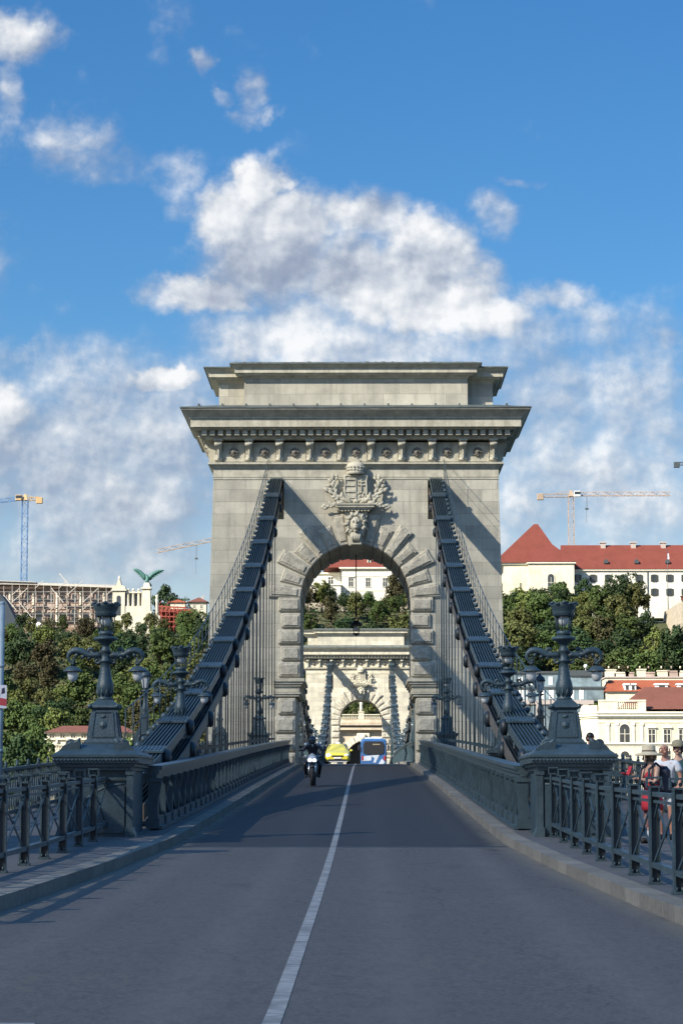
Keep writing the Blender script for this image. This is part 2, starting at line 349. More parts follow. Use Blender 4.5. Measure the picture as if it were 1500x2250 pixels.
# ================================================================== SETTING
def asphalt(name, c, dark, worn):
    m_ = bpy.data.materials.new(name); m_.use_nodes = True; g = G(m_.node_tree); b = m_.node_tree.nodes['Principled BSDF']
    b.inputs['Roughness'].default_value = .78; b.inputs['Specular IOR Level'].default_value = .35
    co = g.add('ShaderNodeTexCoord').outputs['Object']
    grain = g.noise(co, 28, 5, .75); patch = g.noise(g.v('MULTIPLY', co, (1.0, .22, 1)), .55, 6, .6); fine = g.noise(g.v('MULTIPLY', co, (1, .4, 1)), 3.2, 7, .7)
    cc = g.mix(g.rng(patch, .3, .7), tuple(q*.84 for q in c), tuple(q*1.14 for q in c))
    cc = g.mix(g.m('MULTIPLY', g.rng(fine, .52, .74), .5), cc, dark)
    cc = g.mix(g.rng(grain, .38, .62), g.mix(.65, cc, dark), g.mix(.45, cc, worn))
    mid = g.noise(g.v('MULTIPLY', co, (1, .35, 1)), 11, 5, .7); cc = g.mix(g.m('MULTIPLY', g.rng(mid, .48, .66), .45), cc, dark)
    # hairline cracks and long dark tar streaks
    wv = g.v('ADD', co, g.v('MULTIPLY', g.noise(co, .8, 3, .5, out=1), (1.1, 3, 0)))
    vc = g.add('ShaderNodeTexVoronoi', feature='DISTANCE_TO_EDGE'); g.put(vc.inputs['Vector'], g.v('MULTIPLY', wv, (.45, .10, 1))); vc.inputs['Scale'].default_value = 1.0
    cc = g.mix(g.m('MULTIPLY', g.rng(vc.outputs[0], .0, .008, .55, 0), g.rng(g.noise(co, .35, 3), .50, .56)), cc, tuple(q*.5 for q in dark))
    # wheel tracks polished a little lighter along the lanes
    x, y, z = g.sep(co)
    tr = g.m('ABSOLUTE', g.m('SUBTRACT', g.m('ABSOLUTE', g.m('SUBTRACT', g.m('ABSOLUTE', g.m('ADD', x, .08)), 1.45)), .75))
    cc = g.mix(g.m('MULTIPLY', g.rng(tr, .0, .38, .30, 0, smooth=True), g.rng(fine, .3, .6)), cc, worn)
    vo = g.add('ShaderNodeTexVoronoi'); vo.feature = 'F1'; g.put(vo.inputs['Vector'], co); vo.inputs['Scale'].default_value = 55
    spk = g.rng(vo.outputs[0], .08, .22, .30, 0)
    cc = g.mix(g.m('MULTIPLY', spk, g.rng(g.noise(co, 9, 2), .5, .6)), cc, (.26, .26, .25))
    # dust gathered along the kerbs
    kxn = g.m('ADD', 2.8, g.m('MULTIPLY', g.m('MAXIMUM', g.m('SUBTRACT', 43.0, y), 0.0), .024))
    gd = g.m('SUBTRACT', kxn, g.m('ABSOLUTE', x))
    cc = g.mix(g.m('MULTIPLY', g.rng(gd, .0, .42, .75, 0, smooth=True), g.rng(fine, .25, .55)), cc, (.150, .135, .105))
    # old yellowish smears and a few oil spots
    wob = g.v('ADD', co, g.v('MULTIPLY', g.v('SUBTRACT', g.noise(co, 3.0, 4, .6, out=1), (.5, .5, .5)), (.5, 1.6, 0)))
    for (sx_, sy_, ra, rb, ring_) in ((-1.62, 16.7, .34, .75, True), (-1.35, 16.9, .2, .6, True), (1.05, 18.4, .26, .8, True), (-1.25, 19.6, .10, .22, False), (.9, 24, .14, .5, False), (-1.1, 30, .2, .9, False), (1.6, 35, .2, .9, False)):
        L_ = g.v('LENGTH', g.v('DIVIDE', g.v('MULTIPLY', g.v('SUBTRACT', wob, (sx_, sy_, 0)), (1, 1, 0)), (ra, rb, 1)), out=1)
        if ring_: k_ = g.m('MULTIPLY', g.rng(g.m('ABSOLUTE', g.m('SUBTRACT', L_, .85)), .0, .22, .42, 0, smooth=True), g.rng(fine, .38, .56)); cc = g.mix(k_, cc, (.125, .105, .070))
        else: cc = g.mix(g.m('MULTIPLY', g.rng(L_, .3, 1.1, .5, 0, smooth=True), g.rng(fine, .3, .6)), cc, dark)
    g.l.new(cc, b.inputs['Base Color'])
    bp = g.add('ShaderNodeBump'); bp.inputs['Strength'].default_value = .5; bp.inputs['Distance'].default_value = .012
    g.put(bp.inputs['Height'], g.noise(co, 60, 4, .7)); g.l.new(bp.outputs[0], b.inputs['Normal'])
    return m_
M['asphalt'] = asphalt('grey asphalt', (.088,.079,.072), (.038,.036,.035), (.142,.133,.124))
M['asphalt_new'] = asphalt('dark mastic asphalt', (.027,.027,.030), (.016,.017,.020), (.048,.048,.050))
M['pave'] = mat('mastic pavement', (.085,.085,.085), .8, var=.2, vs=1.2, bump=.3, bs=60, c2=(.075,.076,.08))
M['kerb'] = stone_mat('granite kerb', (.15,.14,.12), bw=1.15, bh=4.0, mortar=.014, streak=.2, dark=(.07,.068,.062), contrast=.22)
M['paint'] = mat('worn road paint', (.25,.245,.23), .7, var=.35, vs=9, c2=(.115,.112,.11), bump=.2, bs=60)
M['concrete'] = mat('deck concrete', (.18,.175,.16), .85, var=.25, vs=1.5, bump=.3, streak=.4)

def hill_h(x, y):
    """height of the Buda bank and castle hill"""
    if y < 505: return -2.6
    if abs(x) < 26: y0, y1, top = 566, 652, 49
    elif x < 0: y0, y1, top = 520, 664, 43.5
    else: y0, y1, top = 526, 640, 45
    k = min(1, max(0, (abs(x)-18)/16))
    y0 = 566*(1-k) + y0*k
    t = min(1, max(0, (y-y0)/(y1-y0)))
    h = -2.6 + (top+2.6)*(t*t*(3-2*t)*.45 + t*.55)
    h *= 1 - .8*min(1, max(0, (abs(x)-420)/300))
    if t > 0: h += 2.2*t*(1-t)*4*(noise.noise(Vector((x*.03, y*.03, 0))))
    return h
xs = sorted(set([-6000,-3000,-1500,-900,-650,-500] + list(range(-420, 421, 12)) + [500,650,900,1500,3000,6000]))
ys = sorted(set([-3000,-800,-200,-60,0,40,44,46,60,120,300,436,440,444,470,505] + list(range(512, 700, 8)) + [720,760,820,900,1100,1500,2500,5000]))
mb = MB(); vs = []
for y in ys:
    for x in xs:
        if y < 45: z = -1.6
        elif y < 441: z = -16.0
        else: z = hill_h(x, y)
        vs.append((x, y, z))
nx = len(xs)
mb._add(vs, [(j*nx+i, j*nx+i+1, (j+1)*nx+i+1, (j+1)*nx+i) for j in range(len(ys)-1) for i in range(nx-1)], True)
M['soil'] = mat('grassy soil', (.060,.068,.030), .95, var=.35, vs=.12, bump=.6, bs=.8, c2=(.10,.085,.055), spec=.1)
struct(mb.build('ground', M['soil'], fix=False))
mb = MB(); mb.box(-3000, 3000, 45.2, 440.8, -12.2, -11.9)
M['water'] = mat('river water', (.05,.065,.055), .12, var=.2, vs=.05, bump=.35, bs=.6, spec=.6)
struct(mb.build('river_water', M['water']))

# kerb line
def kx(D):      # half-width of the carriageway
    if D >= 43: return 2.80
    if D >= 22: return 2.80 + (43-D)*.024
    return 3.30 + (22-D)*.10
DS = [-60,-20,0,6,12,15,18,22,26,30,34,38,41,43,46,50,55,60,70,82,93,105,115,124.6] + [124.6+6.73*i for i in range(1, 30)] + [326.6,336,346,358,369,381,391,396,401,405,409,413,417,425,431,440,460,500,560]
DS = sorted(set(round(d, 2) for d in DS))
def strip(d0, d1, xl, xr, dz0, name, m_, thick=0.0):
    ds = [d0] + [d for d in DS if d0 < d < d1] + [d1]
    mb = MB(); vs = []
    for d in ds:
        a, b = xl(d), xr(d); z = rz(d) + dz0
        vs += [(a, d, z), (b, d, z)] + ([(a, d, z-thick), (b, d, z-thick)] if thick else [])
    if not thick:
        mb._add(vs, [(2*i, 2*i+1, 2*i+3, 2*i+2) for i in range(len(ds)-1)])
    else:
        fs = []
        for i in range(len(ds)-1):
            a = 4*i; b = a+4
            fs += [(a, a+1, b+1, b), (a+3, a+2, b+2, b+3), (a+1, a+3, b+3, b+1), (a+2, a, b, b+2)]
        fs += [(0, 2, 3, 1), (len(vs)-4, len(vs)-3, len(vs)-1, len(vs)-2)]
        mb._add(vs, fs)
    return struct(mb.build(name, m_, fix=bool(thick)))
JD = 41.6     # joint between the street asphalt and the bridge deck
strip(-60, JD, lambda d: -kx(d), lambda d: kx(d), 0, 'road', M['asphalt'])
strip(JD, 560, lambda d: -kx(d), lambda d: kx(d), 0, 'road', M['asphalt_new'])
strip(JD-.10, JD+.12, lambda d: -kx(d)+.05, lambda d: kx(d)-.05, .004, 'expansion_joint', M['iron_dk'])
# centre line and the corner of a painted arrow bottom left
strip(-20, 330, lambda d: -.165, lambda d: -.062, .004, 'road_marking', M['paint'])
mb = MB(); mb._add([(-2.7, 12.9, -1.246), (-1.33, 12.9, -1.246), (-1.42, 13.85, -1.246), (-2.2, 13.85, -1.246)], [(0,1,2,3)]); struct(mb.build('road_marking', M['paint'], fix=False))
for sd in (-1, 1):
    f_in = (lambda d: -kx(d)-.26) if sd < 0 else (lambda d: kx(d))
    f_out = (lambda d: -kx(d)) if sd < 0 else (lambda d: kx(d)+.26)
    strip(-60, 560, f_in, f_out, .15, 'kerb', M['kerb'], .5)
    a = (lambda d: -7.25 if d > 46 else -14) if sd < 0 else (lambda d: kx(d)+.26)
    b = (lambda d: -kx(d)-.26) if sd < 0 else (lambda d: 7.25 if d > 46 else 14)
    strip(-60, 560, a, b, .142, 'pavement', M['pave'], .5)
# dusty gutter line along each kerb
M['dust'] = mat('gutter dust', (.12,.11,.095), .9, var=.4, vs=8)
# deck slab under road and pavements
mb = MB()
ds = [d for d in DS if d >= 46]
vs = []
for d in ds:
    if d > 447: break
    z = rz(d); vs += [(-7.3, d, z-.36), (7.3, d, z-.36), (-7.3, d, z-1.5), (7.3, d, z-1.5)]
n_ = len(vs)//4; fs = [(0,2,3,1), (n_*4-4, n_*4-3, n_*4-1, n_*4-2)]
for i in range(n_-1):
    a = 4*i; b = a+4; fs += [(a,a+1,b+1,b), (a+3,a+2,b+2,b+3), (a+1,a+3,b+3,b+1), (a+2,a,b,b+2)]
mb._add(vs, fs); struct(mb.build('bridge_deck', M['concrete']))
for y0, y1 in ((36, 46), (440, 450)):
    mb = MB(); mb.box(-40 if y0 < 100 else -300, 40 if y0 < 100 else 300, y0, y1, -16, -1.75 if y0 < 100 else -2.4); struct(mb.build('quay_wall', M['concrete']))

# ================================================================== BRIDGE TOWERS
T1 = 124.6
def cutbox(x0, x1, y0, y1, z0, z1):
    return MB().box(x0, x1, y0, y1, z0, z1)
def tower():
    """gate tower, x across, y from its front face, z above camera height"""
    t = thing('bridge_tower', '', 'bridge tower', (0, 0, -13.0))
    Z = lambda mb: mb
    def part(name, mb, m_, par=None):
        mb.v = [(a, b, c+13.0) for a, b, c in mb.v]; return mb.build(name, m_, par or t)
    HW = lambda z: 7.62 - (z-1.2)*(7.62-7.24)/(16.9-1.2)
    DEP = 7.2; AR = 2.82; SP = 9.94
    arc = [(AR*math.cos(math.pi*k/36), SP + AR*math.sin(math.pi*k/36)) for k in range(37)]
    poly = [(-HW(1.0), 1.0), (-HW(16.85), 16.85), (HW(16.85), 16.85), (HW(1.0), 1.0), (3.06, 1.0), (3.06, 5.2), (AR, 5.2)] + arc + [(-AR, 5.2), (-3.06, 5.2), (-3.06, 1.0)]
    sh = MB().prism(poly, 0, DEP, 'y')
    shaft = part('shaft', sh, M['stone'])
    cut = MB()
    for sx in (-4.05, 4.05):
        cut.box(sx-.39, sx+.39, -.5, 1.3, 12.4+13, 16.0+13); cut.box(sx-.39, sx+.39, DEP-1.3, DEP+.5, 12.4+13, 16.0+13)
    # the slots the chains run into
    cut.v = [(a, b, c if c > 27 else c+1.6) for a, b, c in cut.v]
    co = cut.build('cutter', M['stone']); co.parent = t
    md = shaft.modifiers.new('slots', 'BOOLEAN'); md.object = co; md.solver = 'EXACT'
    dg = bpy.context.evaluated_depsgraph_get(); me = bpy.data.meshes.new_from_object(shaft.evaluated_get(dg))
    shaft.modifiers.clear(); shaft.data = me; bpy.data.objects.remove(co)
    # pier in the river
    mb = MB(); mb.prism([(-8.6,-1.2),(0,-4.5),(8.6,-1.2),(8.6,DEP+1.2),(0,DEP+4.5),(-8.6,DEP+1.2)] if False else [(-8.3,-1),(8.3,-1),(10.5,DEP/2),(8.3,DEP+1),(-8.3,DEP+1),(-10.5,DEP/2)], -15, -1.9, 'z'); part('pier', mb, M['stone'])
    mb = MB(); mb.frustum(-1.9, 8.0, DEP/2+.4, .99, 7.66, DEP/2+.04, 0, DEP/2); part('plinth', mb, M['stone_plain'])
    # rusticated quoins of the gateway
    rd = random.Random(3)
    for sx in (-1, 1):
        mb = MB(); n = 5; h = (SP+.15-5.95)/n
        for k in range(n):
            z0 = 5.95 + k*h; w_ = .98 if k % 2 else 1.12
            x0, x1 = sorted((sx*(AR-.05), sx*(AR+w_)))
            mb.cbox(x0, x1, -.13, 1.1, z0+.02, z0+h-.05, .07)
            mb.cbox(x0+.12, x1-.12, -.19, 0, z0+.12, z0+h-.16, .05)
            mb.cbox(x0 if sx < 0 else x0, x1, 1.14, 7.1, z0+.02, z0+h-.05, .05) if False else None
        part('quoin', mb, M['stone_rough'])
        mb = MB(); n = 4; h = (4.98-1.3)/n
        for k in range(n):
            z0 = 1.3 + k*h; w_ = .98 if k % 2 else 1.12
            x0, x1 = sorted((sx*(3.06-.05), sx*(3.06+w_-.1)))
            mb.cbox(x0, x1, -.15, 1.1, z0+.02, z0+h-.05, .07)
            mb.cbox(x0+.12, x1-.12, -.21, 0, z0+.12, z0+h-.16, .05)
        part('quoin', mb, M['stone_rough'])
        # impost moulding wraps the pier
        mb = MB()
        for z0, z1, o in ((5.0,5.12,.05),(5.12,5.2,.12),(5.22,5.5,.06),(5.5,5.62,.16),(5.62,5.74,.24),(5.74,5.90,.32)):
            xa, xb = sorted((sx*(AR+.1-o-.0), sx*(AR+1.35)))
            mb.box(xa, xb, -.12-o, DEP+o, z0, z1)
        part('impost', mb, M['stone_plain'])
    # voussoirs: boss-faced wedges round the arch, running through the thickness
    NV = 15; st = math.pi/NV
    def wedge(a0, a1, r0, r1, y0, y1, ch=.06):
        P = lambda r, a: (r*math.cos(a), SP + r*math.sin(a))
        da = .012
        outer = [P(r0, a0), P(r0, (a0+a1)/2), P(r0, a1), P(r1, a1), P(r1, a0)]
        c0 = ch/r0; c1 = ch/r1
        inner = [P(r0+ch, a0+c0), P(r0+ch, (a0+a1)/2), P(r0+ch, a1-c0), P(r1-ch, a1-c1), P(r1-ch, a0+c1)]
        vs = [(x, y1, z) for x, z in outer] + [(x, y0+ch, z) for x, z in outer] + [(x, y0, z) for x, z in inner]
        fs = [tuple(range(5)), (10,14,13,12,11)]
        for b in (0, 5):
            fs += [(b+i, b+(i+1) % 5, b+5+(i+1) % 5, b+5+i) for i in range(5)]
        return vs, fs
    for k in range(NV):
        if k == NV//2: continue
        a0 = k*st + .016; a1 = (k+1)*st - .016
        long_ = (k % 2 == 0)
        r1 = 4.42 if long_ else 3.95
        mb = MB(); mb._add(*wedge(a0, a1, AR-.06, r1, -.15 if long_ else -.09, DEP+.1, .06)); mb._add(*wedge(a0+.028, a1-.028, AR+.14, r1-.14, -.21 if long_ else -.14, 0, .05))
        part('voussoir', mb, M['stone_rough'])
    # keystone with a lion mask
    mb = MB(); zt = SP+AR
    mb.prism([(-.36, zt-.13), (.36, zt-.13), (.60, zt+1.62), (-.60, zt+1.62)], -.42, DEP+.2, 'y')
    mb.prism([(-.26, zt-.10), (.26, zt-.10), (.34, zt+.45), (-.34, zt+.45)], -.62, -.40, 'y')
    ks = part('keystone', mb, M['stone_plain'])
    mb = MB(); cz = zt + .92
    mb.ball((0, -.62, cz), .36, 14, (.86, .62, 1.1)); mb.ball((0, -.86, cz-.16), .17, 10, (1, .9, .85)); mb.ball((0, -.84, cz+.06), .09, 8, (.7, 1, 1.9))
    mb.ball((-.13, -.82, cz+.13), .07, 8); mb.ball((.13, -.82, cz+.13), .07, 8); mb.ball((0, -.80, cz-.34), .11, 8, (1.1, .8, .7)); mb.ball((0, -.99, cz-.08), .05, 8, (1.3, .8, .7))
    for k in range(22):
        a = 2*math.pi*k/22; r_ = .47 + .07*(k % 2)
        p = Vector((r_*math.cos(a)*.95, -.52-.10*(k % 3)/2, cz + r_*math.sin(a)*1.15)); q = Vector((p.x*1.25, -.42, cz + (p.z-cz)*1.22 - .05))
        mb.tube([tuple(Vector((p.x*.7, -.66, cz+(p.z-cz)*.7))), tuple(p), tuple(q)], [.10, .095, .03], 6)
    for sx in (-1, 1): mb.ball((sx*.29, -.66, cz+.34), .09, 8)
    for k in range(5): mb.tube([(-.2+.1*k, -.66, cz-.45), (-.18+.09*k, -.70, cz-.7), (-.12+.06*k, -.62, cz-.92)], [.08, .07, .03], 6)
    o = mb; o.v = [(a, b, c+13) for a, b, c in o.v]; o.build('lion_mask', M['stone_plain'], ks)
    # coat of arms on its bracket
    ca = MB(); zb = zt + 1.78
    ca.box(-.92, .92, -.75, 0, zb, zb+.12); ca.box(-.82, .82, -.66, 0, zb-.10, zb); ca.box(-.98, .98, -.80, 0, zb+.12, zb+.19)
    for k in range(9): ca.box(-.74+.165*k, -.64+.165*k, -.62, 0, zb-.19, zb-.10)
    arms = part('arms_bracket', ca, M['stone_plain'])
    mb = MB(); zc = zb + 1.02
    def shield(w_, h_, n=14):
        top = [(-w_, h_*.86), (-w_*.72, h_*.90), (-w_*.35, h_*.84), (0, h_*.92), (w_*.35, h_*.84), (w_*.72, h_*.90), (w_, h_*.86)]
        side = [(w_*.92, h_*.45), (w_*.96, 0), (w_*.98, -h_*.35), (w_*.80, -h_*.68), (w_*.42, -h_*.84), (0, -h_)]
        return top + side + [(-x, z) for x, z in reversed(side[:-1])]
    sp = shield(.58, .72); mb.prism([(x, zc+z) for x, z in sp], -.34, 0, 'y')
    rim = [(x*1.0, -.36, zc+z) for x, z in sp]; mb.tube(rim + [rim[0]], .045, 6)
    for k in range(4): mb.box(-.50, -.04, -.40, -.30, zc-.52+.31*k, zc-.52+.31*k+.11)
    mb.box(-.02, .02, -.40, -.30, zc-.62, zc+.60)
    mb.box(.24, .30, -.41, -.30, zc-.12, zc+.52); mb.box(.13, .41, -.41, -.30, zc+.30, zc+.36); mb.box(.10, .44, -.41, -.30, zc+.13, zc+.19)
    for q in ((.14,-.28),(.28,-.22),(.40,-.29),(.22,-.40),(.36,-.42)): mb.ball((q[0], -.34, zc+q[1]), .08, 8)
    mb.v = [(a, b, c+13) for a, b, c in mb.v]; mb.build('shield', M['stone_plain'], arms)
    # crown
    mb = MB(); z0 = zc + .70
    mb.lathe([(.42, 0), (.46, .02), (.46, .16), (.42, .17), (.50, .34), (.47, .50), (.34, .62), (.14, .69), (.06, .70)], 18, (0, -.20, z0))
    for k in range(10):
        a = math.pi*(1+k/9); mb.ball((.46*math.cos(a), -.20+.46*math.sin(a), z0+.22), .055, 6); mb.ball((.50*math.cos(a), -.20+.50*math.sin(a), z0+.36), .045, 6)
    mb.bar((-.03, -.22, z0+.68), (.06, -.22, z0+.92), .05); mb.bar((-.08, -.22, z0+.82), (.10, -.22, z0+.80), .04)
    mb.v = [(a, b, c+13) for a, b, c in mb.v]; mb.build('crown', M['stone_plain'], arms)
    # laurel and oak sprays
    for sx in (-1, 1):
        mb = MB(); rd = random.Random(11)
        stem = [(sx*.15, -.30, zb+.22), (sx*.62, -.34, zb+.30), (sx*1.02, -.30, zb+.66), (sx*1.22, -.22, zb+1.15), (sx*1.05, -.16, zb+1.5)]
        mb.tube(stem, [.06,.06,.05,.04,.02], 6)
        stem2 = [(sx*.5, -.30, zb+.26), (sx*1.0, -.34, zb+.14), (sx*1.5, -.26, zb+.02)]
        mb.tube(stem2, [.06,.06,.02], 6)
        def leaf(p, d, L, w_):
            d = Vector(d).normalized(); s_ = d.cross(Vector((0, -1, 0))).normalized(); p = Vector(p); u = Vector((0, -1, 0))
            rings = []
            for t_, ww in ((0, .25), (.3, .9), (.6, 1), (.85, .6), (1, .1)):
                c = p + d*L*t_ + u*(.10*math.sin(t_*3))
                rings.append([tuple(c + s_*w_*ww*math.cos(q) + u*(w_*.45*ww*math.sin(q))) for q in [2*math.pi*i/6 for i in range(6)]])
            mb.loft(rings)
        for k in range(15):
            t_ = k/14*3.99; i = int(t_); f = t_-i; p = Vector(stem[i]).lerp(Vector(stem[i+1]), f)
            ang = rd.uniform(-.3, 1.5); leaf(p, (sx*math.cos(ang), -.15, math.sin(ang)), rd.uniform(.32, .48), .085)
            ang = rd.uniform(.8, 2.4); leaf(p, (sx*math.cos(ang), -.10, math.sin(ang)), rd.uniform(.25, .4), .08)
        for k in range(8):
            t_ = k/7*1.99; i = int(t_); f = t_-i; p = Vector(stem2[i]).lerp(Vector(stem2[i+1]), f)
            for ang in (rd.uniform(.2, 1.0), rd.uniform(-.7, .1)): leaf(p, (sx*math.cos(ang), -.1, math.sin(ang)), rd.uniform(.26, .40), .08)
        for k in range(5): leaf((sx*(.45+.22*k), -.28, zb+.35+.1*k), (sx*.8, -.2, .35+.12*k), .42, .10)
        mb.v = [(a, b, c+13) for a, b, c in mb.v]; mb.build('laurel_spray', M['stone_plain'], arms)
    # architrave, frieze, cornice round all four sides
    def ring(mb, z0, z1, o0, o1=None):
        o1 = o0 if o1 is None else o1
        a0 = 7.24+o0; a1 = 7.24+o1; y0a, y0b = -o0, DEP+o0; y1a, y1b = -o1, DEP+o1
        vs = [(-a0,y0a,z0),(a0,y0a,z0),(a0,y0b,z0),(-a0,y0b,z0),(-a1,y1a,z1),(a1,y1a,z1),(a1,y1b,z1),(-a1,y1b,z1)]
        mb._add(vs, [(0,3,2,1),(4,5,6,7),(0,1,5,4),(1,2,6,5),(2,3,7,6),(3,0,4,7)])
    mb = MB(); ring(mb, 16.05, 16.16, .03); ring(mb, 16.16, 16.22, .05); ring(mb, 16.22, 16.62, .03); ring(mb, 16.62, 16.70, .08, .12); ring(mb, 16.70, 16.80, .16); ring(mb, 16.80, 16.90, .28)
    # keep the slots clear: the architrave sits above them
    part('architrave', mb, M['stone_plain'])
    mb = MB(); ring(mb, 16.90, 17.95, .0); part('frieze', mb, M['stone_plain'])
    def panel_row(L0, L1, place):
        pass
    xsn = [(-4.5+k)*1.555 for k in range(10)]
    def corbel():
        m2 = MB()
        m2.prism([(0, 16.92), (-.16, 16.94), (-.20, 17.10), (-.14, 17.30), (-.22, 17.52), (-.42, 17.70), (-.50, 17.84), (-.46, 17.98), (0, 17.98)], -.17, .17, 'x')
        m2.tube([(-.19, -.40, 17.82), (.19, -.40, 17.82)], .11, 8); m2.tube([(-.19, -.17, 17.06), (.19, -.17, 17.06)], .075, 8)
        m2.box(-.22, .22, -.56, 0, 17.98, 18.06)
        m2.box(-.04, .04, -.30, 0, 17.1, 17.75)
        return m2
    cb = corbel(); me = None
    for k, x in enumerate(xsn):
        q = MB().merge(cb, Matrix.Translation((x, 0, 0))); part('corbel', q, M['stone_plain'])
    for k in range(9):
        x = (xsn[k]+xsn[k+1])/2; q = MB()
        # sunk panel frame and rosette
        q.box(x-.56, x+.56, -.05, 0, 17.86, 17.92); q.box(x-.56, x+.56, -.05, 0, 16.96, 17.02); q.box(x-.56, x-.50, -.05, 0, 17.02, 17.86); q.box(x+.50, x+.56, -.05, 0, 17.02, 17.86)
        part('panel_frame', q, M['stone_plain'])
        q = MB(); q.ball((x, -.08, 17.44), .19, 12, (1, .45, 1)); q.ball((x, -.16, 17.44), .07, 8)
        for j in range(8):
            a = 2*math.pi*j/8; q.ball((x+.17*math.cos(a), -.08, 17.44+.17*math.sin(a)), .08, 8, (1, .7, 1))
        part('rosette', q, M['stone_dark'])
    for sx in (-1, 1):
        for k in range(5):
            m_ = Matrix.Translation((sx*7.24, .55+1.53*k, 0)) @ Matrix.Rotation(sx*math.pi/2, 4, 'Z'); part('corbel', MB().merge(cb, m_), M['stone_plain'])
    mb = MB(); ring(mb, 18.06, 18.20, .42, .46); ring(mb, 18.20, 18.50, .46)
    nd = 38; pitch = (2*(7.24+.66))/nd
    for k in range(nd):
        x = -(7.24+.66) + pitch*(k+.5); mb.box(x-pitch*.30, x+pitch*.30, -.80, -.3, 18.22, 18.48)
    for k in range(20):
        y = .0 + k*.385
        for sx in (-1, 1):
            xa, xb = sorted((sx*7.5, sx*8.04)); mb.box(xa, xb, y-.12, y+.12, 18.22, 18.48)
    part('dentils', mb, M['stone_plain'])
    mb = MB(); ring(mb, 18.50, 18.60, .86, .92); ring(mb, 18.60, 19.02, 1.12); ring(mb, 19.02, 19.10, 1.18); ring(mb, 19.10, 19.20, 1.20, 1.28); ring(mb, 19.20, 19.42, 1.30, 1.52); ring(mb, 19.42, 19.50, 1.57)
    part('cornice', mb, M['stone_plain'])
    mb = MB(); ring(mb, 19.50, 19.56, 1.63)
    mb._add([(-8.86,-1.6,19.56),(8.86,-1.6,19.56),(8.86,DEP+1.6,19.56),(-8.86,DEP+1.6,19.56),(-7.1,.2,19.92),(7.1,.2,19.92),(7.1,DEP-.2,19.92),(-7.1,DEP-.2,19.92)], [(4,5,6,7),(0,1,5,4),(1,2,6,5),(2,3,7,6),(3,0,4,7)])
    rd = random.Random(5)
    for k in range(14): mb.box(-8.0+1.2*k, -7.9+1.2*k, -1.2, .0, 19.60, 19.78, Matrix.Shear('XZ', 4, (0, 0)) if False else None)
    part('cornice_roof', mb, M['copper'])
    # attic: side blocks and projecting middle
    mb = MB(); mb.box(-7.05, 7.05, .95, DEP-.95, 19.6, 21.35)
    mb.box(-5.72, 5.72, .18, DEP-.18, 19.6, 21.40); part('attic', mb, M['stone'])
    def attic_cap(mb, hx, y0, y1, z, ps):
        for z0, z1, o0, o1 in ps:
            vs = [(-hx-o0,y0-o0,z+z0),(hx+o0,y0-o0,z+z0),(hx+o0,y1+o0,z+z0),(-hx-o0,y1+o0,z+z0),(-hx-o1,y0-o1,z+z1),(hx+o1,y0-o1,z+z1),(hx+o1,y1+o1,z+z1),(-hx-o1,y1+o1,z+z1)]
            mb._add(vs, [(0,3,2,1),(4,5,6,7),(0,1,5,4),(1,2,6,5),(2,3,7,6),(3,0,4,7)])
    mb = MB(); attic_cap(mb, 7.05, .95, DEP-.95, 21.2, [(0,.12,.06,.10),(.12,.22,.30,.36),(.22,.48,.50,.50),(.48,.66,.52,.70)])
    attic_cap(mb, 5.72, .18, DEP-.18, 21.3, [(0,.12,.06,.10),(.12,.22,.30,.36),(.22,.46,.46,.46),(.46,.64,.48,.66)]); part('attic_cornice', mb, M['stone_plain'])
    mb = MB(); attic_cap(mb, 7.05, .95, DEP-.95, 21.86, [(0,.06,.76,.76),(.06,.12,.7,.3)]); attic_cap(mb, 5.72, .18, DEP-.18, 21.94, [(0,.06,.72,.72),(.06,.16,.68,.3)])
    for k in range(30): mb.box(-6.2+.42*k+rd.uniform(-.1, .1), -6.05+.42*k, -.5, -.35, 22.0, 22.0+rd.uniform(.02, .06))
    part('attic_roof', mb, M['copper'])
    # railing of the inspection stair by each slot
    return t
tw = tower(); TP = Proto(tw)
TP.place((0, T1, -13.0), label='grey weathered stone gate tower straddling the road, the large near one in front')
TP.place((0, T1+202, -13.0), label='cream sunlit stone gate tower framed inside the arch of the nearer one')

